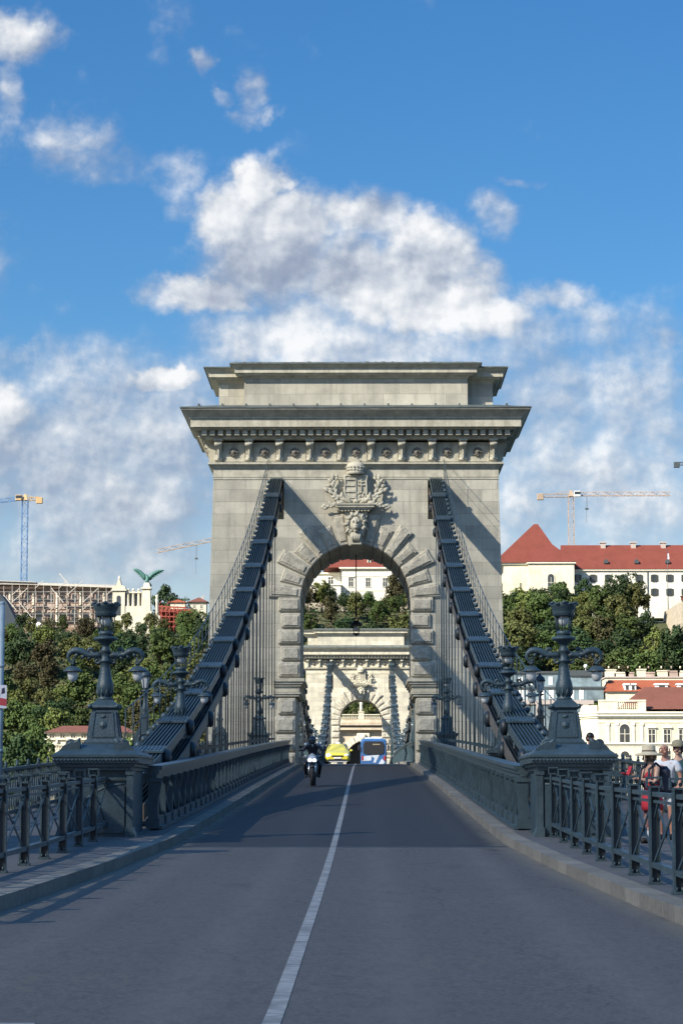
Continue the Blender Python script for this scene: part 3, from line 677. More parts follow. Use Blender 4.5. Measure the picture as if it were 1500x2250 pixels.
# ================================================================== CHAINS
CH = 4.05
def cz_side(D, side=True):          # height of the upper chain, near side span
    u = D-58.1; return 1.63 + .13*u + .0013*u*u
def cz_mid(D):
    return 3.75 + (15.9-3.75)*((D-MID)/(MID-T1-7.0))**2
def chain(sx, d0, d1, zf, name, label, group, knot0, step=6.8, rail=True, fine=True):
    t = thing(name, label, 'suspension chain', (sx*CH, (d0+d1)/2, rz((d0+d1)/2)), group=group)
    P = lambda D, dx=0, dz_=0: (sx*CH+dx, D, zf(D)+dz_)
    knots = []
    k = knot0
    while k < d1-1: knots.append(k); k += step
    pts = [d0] + knots + [d1]
    NB = 8
    up = MB(); lo = MB(); pin = MB(); plates = MB(); girder = MB()
    for a, b in zip(pts, pts[1:]):
        for i in range(NB):
            dx = -.28 + .56*i/(NB-1)
            up.bar(P(a, dx), P(b, dx), .024, .22)
    # lower chain hangs beneath, its joints midway
    lk = [d0] + [(a+b)/2 for a, b in zip(knots, knots[1:])] + [d1]
    for a, b in zip(lk, lk[1:]):
        for i in range(NB):
            dx = -.28 + .56*i/(NB-1)
            lo.bar(P(a, dx, -.62), P(b, dx, -.62), .024, .27)
    lo.build('lower_chain', M['iron_dk'], t, True)  # darker than the upper chain, so shade in its gaps is coloured in
    for k in knots:
        sl_ = math.atan((zf(k+.5)-zf(k-.5)))
        Mx = Matrix.Translation(P(k)) @ Matrix.Rotation(sl_, 4, 'X')
        pl = MB(); pl.cbox(-.33, .33, -.50, .50, .12, .18, .012, Mx)
        for i in range(NB+1): pl.box(-.31+.0775*i-.008, -.31+.0775*i+.008, -.48, .48, .18, .20, Mx)
        pl.build('cover_plate', M['iron_lt'], t, True)
        for q, dzz, rr in ((k, 0, .20), ):
            c_ = sx*CH; pn = MB(); zq = zf(q)-.02
            pn.tube([(c_+o, q, zq) for o in (-.46,-.40,-.30,-.295,.295,.30,.40,.46)], [rr*.6,rr,rr,.06,.06,rr,rr,rr*.6], 10); pn.build('joint_pin', M['iron_dk'], t, True)
        if k+step/2 < d1 and len(knots) > 1:
            q = k+step*.12; pn = MB(); zq = zf(q)-.66; c_ = sx*CH
            pn.tube([(c_+o, q, zq) for o in (-.46,-.40,-.30,-.295,.295,.30,.40,.46)], [.13,.22,.22,.06,.06,.22,.22,.13], 10); pn.build('joint_pin', M['iron_dk'], t, True)
    up.build('upper_chain', M['iron'], t, True)
    # cap plate over the gap on the carriageway side and the row of bolt heads along the outer edge
    inner = -sx
    mb = MB()
    n = int((d1-d0)/3.4)
    for a, b in zip(pts, pts[1:]):
        mb.bar((sx*CH+inner*.315, a, zf(a)-.60), (sx*CH+inner*.315, b, zf(b)-.60), .03, .30)
    mb.build('side_plate', M['girder'], t, True)
    D = d0+.8; bs_ = 1.36 if d1-d0 < 100 else 2.4
    while D < d1-.6:
        mb = MB(); mb.ball((sx*CH-inner*.36, D, zf(D)+.10), .085, 7); mb.bar((sx*CH-inner*.30, D, zf(D)+.02), (sx*CH-inner*.30, D, zf(D)+.16), .05); mb.build('bolt', M['iron_lt'], t, True); D += bs_
    # suspension rods, one for every joint of either chain
    hk = sorted(knots + [(a+b)/2 for a, b in zip(knots, knots[1:])])
    for i, q in enumerate(hk):
        top = zf(q) - (.10 if q in knots else .70); bot = rz(q) + .2
        if top - bot < .9: continue
        for e in (1,):
            h = MB(); h.tube([(sx*CH-.13, q, top), (sx*CH-.13, q, bot)], .025, 6); h.tube([(sx*CH+.13, q, top), (sx*CH+.13, q, bot)], .025, 6)
            h.box(sx*CH-.17, sx*CH+.17, q-.05, q+.05, top-.24, top-.08); h.box(sx*CH-.17, sx*CH+.17, q-.04, q+.04, bot+1.15, bot+1.23)
            h.build('suspension_rod', M['iron_dk'] if sx < 0 else M['iron'], t, True)  # same paint on both sides; shade on the left rods is coloured in
    if rail:
        # hand rail of wire rope for inspection, on the outer side
        mb = MB(); ps = []
        D = d0+4
        while D < d1:
            x = sx*CH-inner*.42; mb.tube([(x, D, zf(D)+.1), (x, D, zf(D)+1.05)], .013, 4); ps.append((x, D, zf(D)+1.05)); D += 1.7
        mb.tube(ps, .016, 4); mb.tube([(a, b, c-.5) for a, b, c in ps], .010, 4)
        mb.build('hand_rail', M['iron'], t, True)
    return t
chain(-1, 46.5, T1+.9, cz_side, 'suspension_chain', 'dark riveted iron bridge chain climbing to the near tower, above the motorcyclist', 'bridge chains', 51.3)
chain(1, 46.5, T1+.9, cz_side, 'suspension_chain', 'teal iron bridge chain climbing to the near tower on the side with the pedestrians', 'bridge chains', 51.3)
chain(-1, T1+6.5, T1+202.9, cz_mid, 'suspension_chain', 'middle span chain sagging between both towers on the yellow taxi side', 'bridge chains', T1+9, rail=False)
chain(1, T1+6.5, T1+202.9, cz_mid, 'suspension_chain', 'middle span chain sagging between both towers on the blue bus side', 'bridge chains', T1+9, rail=False)
def far_side(D): return cz_side(2*MID-D)
for sx, lb in ((-1, 'far chain running down behind the second tower, taxi side'), (1, 'far chain running down behind the second tower, bus side')):
    chain(sx, T1+202+6.3, 2*MID-56, far_side, 'suspension_chain', lb, 'bridge chains', T1+202+9, rail=False)

# ================================================================== PARAPETS between carriageway and chains
def parapet(x, d0, d1, label, inward, step=1.70):
    t = thing('bridge_parapet', label, 'parapet', (x, (d0+d1)/2, rz((d0+d1)/2)), group='iron parapets beside the carriageway')
    ds = [d0]
    while ds[-1]+step < d1: ds.append(ds[-1]+step)
    ds.append(d1)
    top = MB(); bot = MB(); lat = MB(); back = MB()
    for a, b in zip(ds, ds[1:]):
        za, zb = rz(a)+.15, rz(b)+.15
        top.bar((x, a, za+1.12), (x, b, zb+1.12), .30, .07); top.bar((x, a, za+1.05), (x, b, zb+1.05), .20, .09)
        top.bar((x, a, za+.97), (x, b, zb+.97), .12, .12)
        bot.bar((x, a, za+.12), (x, b, zb+.12), .16, .20); bot.bar((x+inward*.05, a, za+.03), (x+inward*.05, b, zb+.03), .22, .06)
        lat.bar((x, a, za+.2), (x, b, zb+1.0), .05, .09); lat.bar((x, a, za+1.0), (x, b, zb+.2), .05, .09)
        m_ = (a+b)/2; zm = (za+zb)/2; lat.bar((x, m_, zm+.2), (x, m_, zm+1.0), .06, .05)
    top.build('top_rail', M['iron_lt'], t, True); bot.build('bottom_rail', M['iron'], t, True); lat.build('lattice', M['iron'], t, True)
    cnt = 0
    many = MB()
    for i, d in enumerate(ds[:-1]):
        z = rz(d)+.15; p = many if cnt >= 100 else MB()
        p.box(x-.09, x+.09, d-.10, d+.10, z+.06, z+.92); p.box(x-.12, x+.12, d-.14, d+.14, z+.02, z+.20); p.prism([(x+inward*.09, z+.92), (x+inward*.17, z+.92), (x+inward*.09, z+.55)] , d-.07, d+.07, 'y')
        p.box(x-.13, x+.13, d-.13, d+.13, z+.86, z+.93)
        if cnt < 100: p.build('post', M['iron'], t, True)
        cnt += 1
    if many.v: tag(many.build('post', M['iron'], t, True), kind='stuff')
    return t
parapet(-3.42, 45.0, T1-.4, 'dark iron parapet in shade beside the lane of the motorcycle', 1)
parapet(3.28, 45.0, T1-.4, 'teal iron parapet catching the light between the road and the bridge chain', -1)
parapet(-3.42, T1+7.9, T1+201, 'middle span parapet behind the yellow taxi', 1, 3.4)
parapet(3.28, T1+7.9, T1+201, 'middle span parapet beside the blue bus, its end curving at the arch', -1, 3.4)

# outer railings of the footways
def footrail(x, d0, d1, label):
    t = thing('footway_railing', label, 'railing', (x, (d0+d1)/2, rz((d0+d1)/2)), group='outer railings of the footways')
    r = MB(); b = MB(); D = d0; bays = int((d1-d0)/1.7)
    pp = None
    for i in range(bays+1):
        D = d0+1.7*i; z = rz(D)+.142
        p = MB() if i < 99 else pp
        p.box(x-.05, x+.05, D-.05, D+.05, z, z+1.04); p.lathe([(.03, 1.04), (.045, 1.07), (.02, 1.10), (.035, 1.13), (.01, 1.17)], 8, (x, D, z))
        if i < 98: p.build('post', M['iron_lt'], t, True)
        else: pp = p
        if i < bays:
            E = D+1.7; ze = rz(E)+.142
            r.bar((x, D, z+1.0), (x, E, ze+1.0), .10, .06); r.bar((x, D, z+.80), (x, E, ze+.80), .05, .04); r.bar((x, D, z+.10), (x, E, ze+.10), .06, .08)
            n = 5
            for k in range(n):
                a = D+1.7*k/n; c = D+1.7*(k+1)/n; za = z+(ze-z)*k/n; zc = z+(ze-z)*(k+1)/n
                b.bar((x, a, za+.12), (x, c, zc+.80), .02, .035); b.bar((x, a, za+.80), (x, c, zc+.12), .02, .035)
                b.bar((x, (a+c)/2, za+.80), (x, (a+c)/2, za+.98), .03, .03)
    if pp is not None and pp.v: tag(pp.build('post', M['iron_lt'], t, True), kind='stuff')
    r.build('rail', M['iron_lt'], t, True); b.build('lattice', M['iron_lt'], t, True)
footrail(-6.95, 44, T1+3, 'light latticed railing on the outer edge of the footway before the tree covered hill')
footrail(6.95, 44, T1+3, 'railing on the outer edge of the footway behind the woman in red')
footrail(-6.95, T1+5, T1+200, 'outer footway railing beyond the near tower, taxi side')
footrail(6.95, T1+5, T1+200, 'outer footway railing beyond the near tower, bus side')

# ------------------------------------------------------------------ the thin cloud whose shade lies over the near half of the bridge
M['cloud'] = bpy.data.materials.new('cloud vapour'); M['cloud'].use_nodes = True
_g = G(M['cloud'].node_tree); _g.nt.nodes.clear()
_pv = _g.add('ShaderNodeVolumeScatter'); _pv.inputs['Color'].default_value = (1, 1, 1, 1); _pv.inputs['Density'].default_value = .032; _pv.inputs['Anisotropy'].default_value = .3
_o = _g.add('ShaderNodeOutputMaterial'); _g.l.new(_pv.outputs[0], _o.inputs['Volume'])
CHGT = 900.0
cc_ = Vector((0, -190, 0)) + Vector((SUN_TO.x, SUN_TO.y, 0))*(CHGT/SUN_TO.z)
n = 96; rings = []
for (k, zz) in ((.97, -12), (1, 12)):
    ring_ = []
    for i in range(n):
        t = 2*math.pi*i/n; r_ = 1 + .012*math.sin(5*t+1) + .008*math.sin(11*t)
        sx_ = abs(math.cos(t))**.45*math.copysign(1, math.cos(t)); sy_ = abs(math.sin(t))**.45*math.copysign(1, math.sin(t))
        ring_.append((sx_*520*r_*k, sy_*335*r_*k, zz))
    rings.append(ring_)
mb = MB(); mb.loft(rings, smooth=False); cl = mb.build('cloud', M['cloud']); cl.location = (cc_.x, cc_.y, CHGT)
tag(cl, 'thin white cloud drifting high over the street behind the viewer', 'cloud', kind='stuff')

# ================================================================== LAMPS
def candelabra():
    t = thing('candelabra_lamp', '', 'street lamp')
    # tapered plinth with a sunk panel
    mb = MB(); mb.box(-.36,.36,-.36,.36,-.02,.05); mb.frustum(.05,.33,.33,.10,.30,.30); mb.frustum(.10,.285,.285,.62,.205,.205)
    for s_ in (-1, 1):
        for a in (-1, 1):
            mb.bar((a*.20, s_*.284, .14), (a*.155, s_*.222, .58), .022, .02); mb.bar((s_*.284, a*.20, .14), (s_*.222, a*.155, .58), .022, .02)
        mb.bar((-.20, s_*.283, .14), (.20, s_*.283, .14), .022, .02); mb.bar((-.155, s_*.222, .58), (.155, s_*.222, .58), .02, .02)
        mb.ball((0, s_*.243, .34), .075, 10, (1, .35, 1)); mb.ball((0, s_*.250, .34), .032, 8)
        mb.ball((0, s_*.228, .50), .03, 6, (1.8, .5, 1))
    mb.frustum(.62,.215,.215,.66,.255,.255); mb.frustum(.66,.255,.255,.70,.245,.245); mb.frustum(.70,.235,.235,.80,.13,.13)
    for a in (-1, 1):
        for b in (-1, 1): mb.ball((a*.24, b*.24, .68), .045, 7)
    mb.build('plinth', M['iron'], t)
    mb = MB(); mb.lathe([(.13,.79),(.15,.82),(.10,.86),(.125,.91),(.152,.98),(.154,1.03),(.140,1.10),(.118,1.17),(.104,1.25),(.090,1.36),(.078,1.46),(.10,1.47),(.105,1.50),(.08,1.52),(.08,1.64),(.105,1.66),(.075,1.70),(.06,1.74),(.075,1.78),(.14,1.83),(.205,1.86),(.215,1.885),(.20,1.905),(.12,1.92),(.10,1.96)], 20)
    for k in range(10):
        a = 2*math.pi*k/10; mb.tube([(.10*math.cos(a),.10*math.sin(a),.85),(.135*math.cos(a),.135*math.sin(a),.92),(.150*math.cos(a),.150*math.sin(a),1.0)], [.016,.022,.005], 5)
    mb.build('column', M['iron'], t)
    for s_ in (-1, 1):
        mb = MB()
        def sc_(p): return [(s_*x, 0, z) for x, z in p]
        mb.tube(sc_([(.07,1.57),(.14,1.60),(.24,1.585),(.33,1.60),(.42,1.655),(.52,1.675),(.60,1.655),(.65,1.60),(.66,1.53),(.62,1.48),(.57,1.475),(.545,1.51),(.56,1.545),(.59,1.545)]), [.055,.06,.05,.055,.062,.06,.052,.042,.032,.026,.022,.018,.015,.01], 7)
        # scroll volutes by the column
        for cx, cz, r0, tn in ((.14,1.49,.075,1.6),(.27,1.66,.055,-1.4)):
            p = [];
            for k in range(16):
                a = tn*2*math.pi*k/15*.75 + (.5 if tn > 0 else 3.0); r_ = r0*(1-.8*k/15); p.append((cx+r_*math.cos(a), cz+r_*math.sin(a)))
            mb.tube(sc_(p), [.030]*8+[.022]*8, 6)
        # leaf work on the arm
        for x, z, dx_, dz_ in ((.20,1.60,.06,.06),(.34,1.62,.07,.05),(.44,1.67,.07,.045),(.54,1.68,.06,.03),(.38,1.585,.05,-.06),(.50,1.62,.03,-.08),(.27,1.56,.05,-.05),(.62,1.63,.06,.0)):
            mb.tube(sc_([(x,z),(x+dx_*.6,z+dz_*.6),(x+dx_,z+dz_)]), [.04,.036,.008], 6)
        mb.tube(sc_([(.575,1.52),(.575,1.39)]), .016, 6); mb.ball((s_*.575, 0, 1.44), .032, 8)
        for k in range(4):
            a = math.pi/2*k+.4; mb.tube([(s_*.575+.0*k, 0, 1.50), (s_*.575+.05*math.cos(a), .05*math.sin(a), 1.46), (s_*.575+.025*math.cos(a), .025*math.sin(a), 1.41)], .011, 5)
        arm = mb.build('arm', M['iron'], t)
        mb = MB(); mb.lathe([(.02,1.405),(.05,1.395),(.09,1.38),(.125,1.345),(.168,1.315),(.170,1.30),(.155,1.298),(.10,1.305)], 20, (s_*.575, 0, 0)); mb.build('lamp_shade', M['iron_lt'], arm)
        mb = MB(); mb.lathe([(.088,1.302),(.094,1.27),(.092,1.22),(.078,1.17),(.05,1.135),(.015,1.12)], 16, (s_*.575, 0, 0)); mb.build('globe', M['glass_milk'], arm)
    # top lantern: flared frame, scalloped crown, hanging globe
    mb = MB(); mb.lathe([(.10,1.93),(.125,1.95),(.13,2.0),(.10,2.02)], 16)
    for k in range(6):
        a = 2*math.pi*k/6+.26; c_, s2 = math.cos(a), math.sin(a)
        mb.tube([(.115*c_,.115*s2,1.98),(.165*c_,.165*s2,2.30)], .011, 5); mb.tube([(.10*c_,.10*s2,2.0),(.135*c_,.135*s2,2.30)], .007, 4)
    mb.lathe([(.17,2.27),(.195,2.285),(.185,2.34),(.208,2.40),(.228,2.45),(.238,2.485),(.225,2.50),(.19,2.46),(.10,2.44),(.05,2.45)], 24)
    for k in range(12):
        a = 2*math.pi*k/12; rr = .225; mb.ball((rr*math.cos(a), rr*math.sin(a), 2.485+.022*(k % 2)), .036, 7, (1.4, 1.4, .7))
    mb.lathe([(.12,2.43),(.10,2.47),(.05,2.505),(.02,2.55)], 12)
    la = mb.build('lantern', M['iron'], t)
    mb = MB(); mb.lathe([(.03,2.29),(.075,2.28),(.092,2.22),(.085,2.16),(.055,2.115),(.015,2.10)], 14); mb.build('globe', M['glass_milk'], la)
    return t
LP = Proto(candelabra())
GL = 'candelabra lamps of the bridge'
LP.place((-4.17, 43.6, .89), 0, 1, 'three armed candelabra lamp on the dark pedestal before the tree covered hill', GL)
LP.place((3.93, 43.6, .89), 0, 1, 'three armed candelabra lamp on the lighter pedestal below the red roofed palace', GL)
LP.place((-4.07, 60.3, 1.12), 0, 1, 'second candelabra lamp rising through the chain, behind the one on the dark pedestal', GL)
LP.place((3.92, 60.3, 1.12), 0, 1, 'second candelabra lamp rising through the chain, behind the one on the lighter pedestal', GL)
LP.place((-4.35, 112, 2.83), 0, 1, 'candelabra lamp seen through the suspension rods, dark in front of the near tower foot', GL)
LP.place((4.15, 112, 2.83), 0, 1, 'candelabra lamp seen through the suspension rods, on the bus side of the near tower foot', GL)
ORD = ['first','second','third','fourth','fifth','sixth','seventh','eighth','ninth','tenth']
for i in range(10):
    d = 146+17.2*i
    for sx in (-1, 1):
        LP.place((sx*4.5, d, rz(d)+.14+1.55), 0, 1, '%s candelabra lamp beyond the near tower in the row on the %s side' % (ORD[i], 'taxi' if sx < 0 else 'bus'), 'far candelabra lamps, %s side' % ('taxi' if sx < 0 else 'bus'))
def post_block(x, d, z0, z1, label, hw=.42):
    t = thing('lamp_pedestal', label, 'pedestal', (x, d, z0), group='iron pedestals under the bridge lamps')
    mb = MB(); h = z1-z0; mb.box(-hw-.06, hw+.06, -hw-.06, hw+.06, 0, .16); mb.box(-hw, hw, -hw, hw, .16, h-.14); mb.build('body', M['iron'], t)
    mb = MB(); mb.box(-hw-.05, hw+.05, -hw-.05, hw+.05, h-.14, h-.08); mb.box(-hw-.10, hw+.10, -hw-.10, hw+.10, h-.08, h); mb.build('cap', M['iron_lt'], t)
    mb = MB()
    for s_ in (-1, 1):
        for a in (-1, 1): mb.bar((a*hw*.7, s_*(hw+.01), .3), (a*hw*.7, s_*(hw+.01), h-.28), .04, .03)
        mb.bar((-hw*.7, s_*(hw+.01), .3), (hw*.7, s_*(hw+.01), .3), .03, .04); mb.bar((-hw*.7, s_*(hw+.01), h-.28), (hw*.7, s_*(hw+.01), h-.28), .03, .04)
    mb.build('panel_frame', M['iron_lt'], t)
    return t
post_block(-4.07, 60.3, rz(60.3)+.142, 1.12, 'iron lamp pedestal hidden under the chain, second on the dark side', .45)
post_block(3.92, 60.3, rz(60.3)+.142, 1.12, 'iron lamp pedestal hidden under the chain, second on the lighter side', .45)
post_block(-4.35, 112, rz(112)+.142, 2.83, 'iron lamp pedestal before the near tower, behind the parapet with the motorcycle')
post_block(4.15, 112, rz(112)+.142, 2.83, 'iron lamp pedestal before the near tower, bus side of the arch')
PB = Proto(post_block(-4.5, 146, rz(146)+.142, rz(146)+.142+1.55, '', .30))
for i in range(10):
    d = 146+17.2*i
    for sx in (-1, 1): PB.place((sx*4.5, d, rz(d)+.142), 0, 1, '%s small lamp pedestal beyond the near tower in the row on the %s side' % (ORD[i], 'taxi' if sx < 0 else 'bus'), 'far lamp pedestals, %s side' % ('taxi' if sx < 0 else 'bus'))

# lamps on the outer edge: lantern on a short column over a crested pedestal
def lantern_post(mp, mc):
    t = thing('lantern_post', '', 'street lamp')
    mb = MB(); mb.box(-.42,.42,-.3,.3,0,.25); mb.box(-.36,.36,-.24,.24,.25,1.05)
    mb.prism([(-.36,1.05),(-.36,1.45),(-.26,1.68),(-.12,1.85),(-.12,2.12),(.12,2.12),(.12,1.85),(.26,1.68),(.36,1.45),(.36,1.05)], -.22, .22, 'y')
    mb.prism([(-.17,2.12),(-.14,2.22),(.14,2.22),(.17,2.12)], -.25, .25, 'y')
    mb.build('pedestal', mp, t)
    mb = MB()
    p = [(.20*math.cos(2*math.pi*k/16), -.235, 1.38+.20*math.sin(2*math.pi*k/16)) for k in range(17)]; mb.tube(p, .025, 6)
    p = [(.11*math.cos(2*math.pi*k/12), -.235, 1.38+.11*math.sin(2*math.pi*k/12)) for k in range(13)]; mb.tube(p, .02, 6)
    mb.build('rosette', M['iron_lt'], t)
    mb = MB(); mb.lathe([(.12,2.22),(.09,2.27),(.115,2.36),(.12,2.44),(.08,2.55),(.06,2.75),(.055,2.95),(.09,2.97),(.15,3.0),(.16,3.02),(.06,3.04),(.09,3.12)], 14); mb.build('column', mc, t)
    mb = MB()
    for k in range(6):
        a = 2*math.pi*k/6; mb.tube([(.10*math.cos(a),.10*math.sin(a),3.10),(.17*math.cos(a),.17*math.sin(a),3.50)], .012, 5)
    mb.lathe([(.17,3.49),(.21,3.51),(.20,3.55),(.17,3.63),(.09,3.70),(.05,3.73),(.03,3.80)], 12); mb.lathe([(.08,3.08),(.11,3.10),(.10,3.12)], 6)
    la = mb.build('lantern', mc, t)
    mb = MB(); mb.lathe([(.09,3.12),(.155,3.49)], 6, smooth=False); mb.build('pane', M['glass_milk'], la)
    return t
a = lantern_post(M['iron_lt'], M['iron']); LPo = Proto(a)
for x, d, lb in ((-6.95, 83, 'lantern on a crested pedestal at the outer railing, nearest on the shaded side'), (-6.95, 100, 'lantern on a crested pedestal at the outer railing, beyond the first on the shaded side'),
                 (-6.3, 115, 'lantern on a crested pedestal close to the near tower, shaded side'), (6.95, 117, 'lantern on a crested pedestal close to the near tower, bus side')):
    LPo.place((x, d, rz(d)+.142), 0, 1, lb, 'lantern posts of the outer railings')
b = lantern_post(M['iron_dk'], M['iron_dk']); b.location = (6.95, 92, rz(92)+.142); tag(b, 'very dark lantern post between the candelabra lamps, before the glass hotel', group='lantern posts of the outer railings')

# ================================================================== END PEDESTALS of the bridge
def end_pedestal(x, sx, label):
    y0 = 42.2; z0 = rz(43)+.142-.06
    t = thing('bridge_end_pedestal', label, 'pedestal', (x, y0, z0), group='great iron pedestals at the bridge end')
    H = lambda z: z - z0
    D_ = 2.7
    mb = MB(); mb.box(-.62,.62,0,D_,0,.10); mb.box(-.56,.56,.05,D_-.05,.10,H(.46))
    mb.build('body', M['iron'], t)
    # corner pilasters with flared feet
    for ex in (-1, 1):
        mb = MB(); xa, xb = sorted((ex*.52, ex*.63)); mb.box(xa, xb, -.03, .22, .14, H(.44)); mb.prism([(ex*.50, 0), (ex*.70, 0), (ex*.63, .2), (ex*.50, .2)], -.09, .26, 'y')
        mb.box(xa-.02, xb+.02, -.05, .24, H(.36), H(.44)); mb.build('pilaster', M['iron_lt'] if sx > 0 else M['iron'], t)  # lighter copy on the right pedestal: sunlight put into its colour
    # quarter round panel on the face towards the street
    mb = MB(); n = 16; cx = -sx*.49; R_ = .92
    pts = [(cx + sx*R_*math.sin(math.pi/2*k/n)*.98, .10 + R_*math.cos(math.pi/2*k/n)*.9) for k in range(n+1)]
    mb.tube([(px_, -.02, pz_) for px_, pz_ in pts], .028, 6)
    mb.prism([(cx, .10)] + pts, -.035, .0, 'y')
    mb.bar((-.5, -.01, H(.30)), (.5, -.01, H(.30)), .03, .03); mb.build('arc_panel', M['iron'], t)
    # mouldings and top
    mb = MB()
    for z_a, z_b, a, b in ((.44,.50,.61,.63),(.50,.56,.66,.68),(.56,.66,.70,.73),(.66,.70,.75,.75)):
        mb.box(-a if z_a < .56 else -b, a if z_a < .56 else b, -.02-(b-.58), D_+.02+(b-.58), H(z_a), H(z_b))
    mb.frustum(H(.70), .73, D_/2+.16, H(.77), .64, D_/2+.04, 0, D_/2); mb.frustum(H(.77), .58, D_/2, H(.885), .42, D_/2-.25, 0, D_/2)
    for k in range(23): mb.ball((-.70+.064*k, -.20, H(.61)), .022, 5)
    mb.build('cornice', M['iron_lt'] if sx > 0 else M['iron'], t)  # right mouldings lighter too, their sunlight painted in
    for ex in (-1, 1):
        mb = MB(); p = []
        for k in range(22):
            a = 2*math.pi*1.3*k/21; r_ = .085*(1-.75*k/21); p.append((ex*(.46 - r_*math.cos(a)), .12, H(.86)+.02 + r_*math.sin(a)))
        mb.tube(p, .026, 6); mb.tube([(ex*.42,.12,H(.88)),(ex*.32,.12,H(.94)),(ex*.29,.12,H(.99))], [.05,.04,.015], 6)
        mb.tube([(ex*.60,.12,H(.79)),(ex*.54,.12,H(.85)),(ex*.46,.12,H(.91)),(ex*.34,.12,H(.92))], .035, 6)
        mb.prism([(ex*.66,H(.76)),(ex*.56,H(.86)),(ex*.46,H(.90)),(ex*.29,H(.93)),(ex*.29,H(.78))], .06, .20, 'y'); mb.build('scroll_crest', M['iron'], t)
    return t
end_pedestal(-4.16, -1, 'massive dark iron pedestal with quarter round panel, carrying the lamp before the tree covered hill')
end_pedestal(3.96, 1, 'massive teal iron pedestal with moulded top, carrying the lamp beside the pedestrians')

# ================================================================== STREET FENCES
def street_fence(x, ds, label):
    t = thing('street_fence', label, 'fence', (x, ds[0], rz(ds[0])+.142), group='low iron fences flanking the street')
    r1 = MB(); r2 = MB(); lat = MB()
    for i, d in enumerate(ds):
        z = rz(d)+.142; p = MB(); q = MB()
        p.box(x-.060, x-.038, d-.06, d+.06, z+.02, z+1.08); p.box(x+.046, x+.060, d-.05, d+.05, z+.02, z+1.08); q.box(x-.038, x+.046, d-.012, d+.012, z+.03, z+1.07)
        p.box(x-.075, x+.075, d-.075, d+.075, z, z+.03)
        for a in (-.03, .03): p.tube([(x+a, d-.045, z+.03), (x+a, d-.045, z+.075)], .016, 6)
        p.bar((x-.085, d, z+1.17), (x+.085, d, z+1.17), .13, .022); p.bar((x-.078, d, z+1.07), (x-.078, d, z+1.17), .018, .10); p.bar((x+.078, d, z+1.07), (x+.078, d, z+1.17), .018, .10); p.bar((x-.085, d, z+1.07), (x+.085, d, z+1.07), .10, .02)
        p.ball((x-.03, d, z+1.11), .022, 6); p.ball((x+.03, d, z+1.11), .022, 6)
        q.build('web', M['iron_dk'], t, True)  # darker web: shade between the flanges put into its colour
        p.build('post', M['iron'], t, True)
        if i < len(ds)-1:
            e = ds[i+1]; ze = rz(e)+.142
            r1.bar((x, d, z+.99), (x, e, ze+.99), .055, .05); r1.bar((x, d, z+.91), (x, e, ze+.91), .03, .03); r2.bar((x, d, z+.22), (x, e, ze+.22), .09, .06)
            lat.bar((x+.012, d-.05, z+.91), (x+.012, e+.05, ze+.24), .014, .038); lat.bar((x-.012, d-.05, z+.24), (x-.012, e+.05, ze+.91), .014, .038)
            m_ = (d+e)/2; zm = (z+ze)/2+.575; lat.ball((x, m_, zm), .04, 8, (.6, 1, 1))
            for (ya, za_), (yb, zb_) in (((d-.05, z+.74), (d-.42, z+.91)), ((e+.05, ze+.74), (e+.42, ze+.91))):
                lat.bar((x, ya, za_), (x, yb, zb_), .014, .035)
    r1.build('top_rail', M['iron_lt'], t, True); r2.build('bottom_rail', M['iron'], t, True); lat.build('cross_bracing', M['iron'], t, True)
    return t
street_fence(-4.0, [42.4-2.04*k for k in range(11)], 'low iron fence with crossed bars in front of the dark pedestal')
street_fence(3.6, [42.0-2.08*k for k in range(11)], 'low iron fence with crossed bars in front of the pedestrians')
# flat end panel that closes the footway behind the fence
# ================================================================== LANTERN hanging in the near arch, and its wire
t = thing('hanging_lantern', 'black lantern hanging on a long rod in the near arch', 'lantern', (0, T1+4.4, 12.7))
mb = MB(); mb.tube([(0,0,0),(0,0,-3.5)], .03, 6); mb.ball((0,0,0), .09, 8); mb.build('rod', M['black'], t)
mb = MB()
for k in range(4):
    a = math.pi/2*k+.78; mb.tube([(0,0,-3.0),(.20*math.cos(a),.20*math.sin(a),-3.75)], .018, 5); mb.tube([(.27*math.cos(a),.27*math.sin(a),-3.78),(.16*math.cos(a),.16*math.sin(a),-4.25)], .022, 5)
mb.lathe([(.10,-3.55),(.18,-3.62),(.34,-3.76),(.34,-3.82),(.26,-3.84)], 8, smooth=False); mb.lathe([(.17,-4.22),(.19,-4.27),(.10,-4.31),(.03,-4.36)], 8, smooth=False)
la = mb.build('lantern_body', M['black'], t)
mb = MB(); mb.ball((0,0,-3.98), .13, 10); mb.build('globe', M['glass_milk'], la)
ps = [(-2.8 + 5.6*k/16, T1+4.4, 9.02 + .33*(((k-8)/8)**2)) for k in range(17)]
mb = MB(); mb.tube(ps, .018, 4); tag(mb.build('lantern_wire', M['black'], fix=True), 'thin black wire sagging across the near arch beside the hanging lantern', 'wire')

# ================================================================== POLE with stickered sign at the frame edge
t = thing('sign_pole', 'pale blue grey metal pole with a stickered sign, at the very edge of the photo', 'sign pole', (-6.22, 45, rz(45)+.142))
M['pole'] = mat('pale blue pole paint', (.24,.31,.35), .5, var=.2, vs=4); M['sign_w'] = mat('sign white', (.62,.62,.66), .5, var=.08); M['sign_r'] = mat('sign red', (.42,.05,.06), .5, var=.1); M['sign_k'] = mat('sign black', (.03,.03,.06), .5)
mb = MB(); mb.tube([(0,0,0),(0,0,4.1)], .05, 14); mb.lathe([(.05,4.1),(.055,4.12),(.03,4.16)], 14); mb.tube([(0,0,1.4),(0,0,1.46)], .062, 12); mb.tube([(0,0,2.95),(0,0,3.0)], .062, 12); mb.build('pole', M['pole'], t)
zs = 2.22
mb = MB(); mb.prism([(-.42,zs),(.12,zs-.02),(.12,zs+.40),(-.42,zs+.42)], -.08, -.06, 'y'); sg = mb.build('sign_board', M['sign_w'], t)
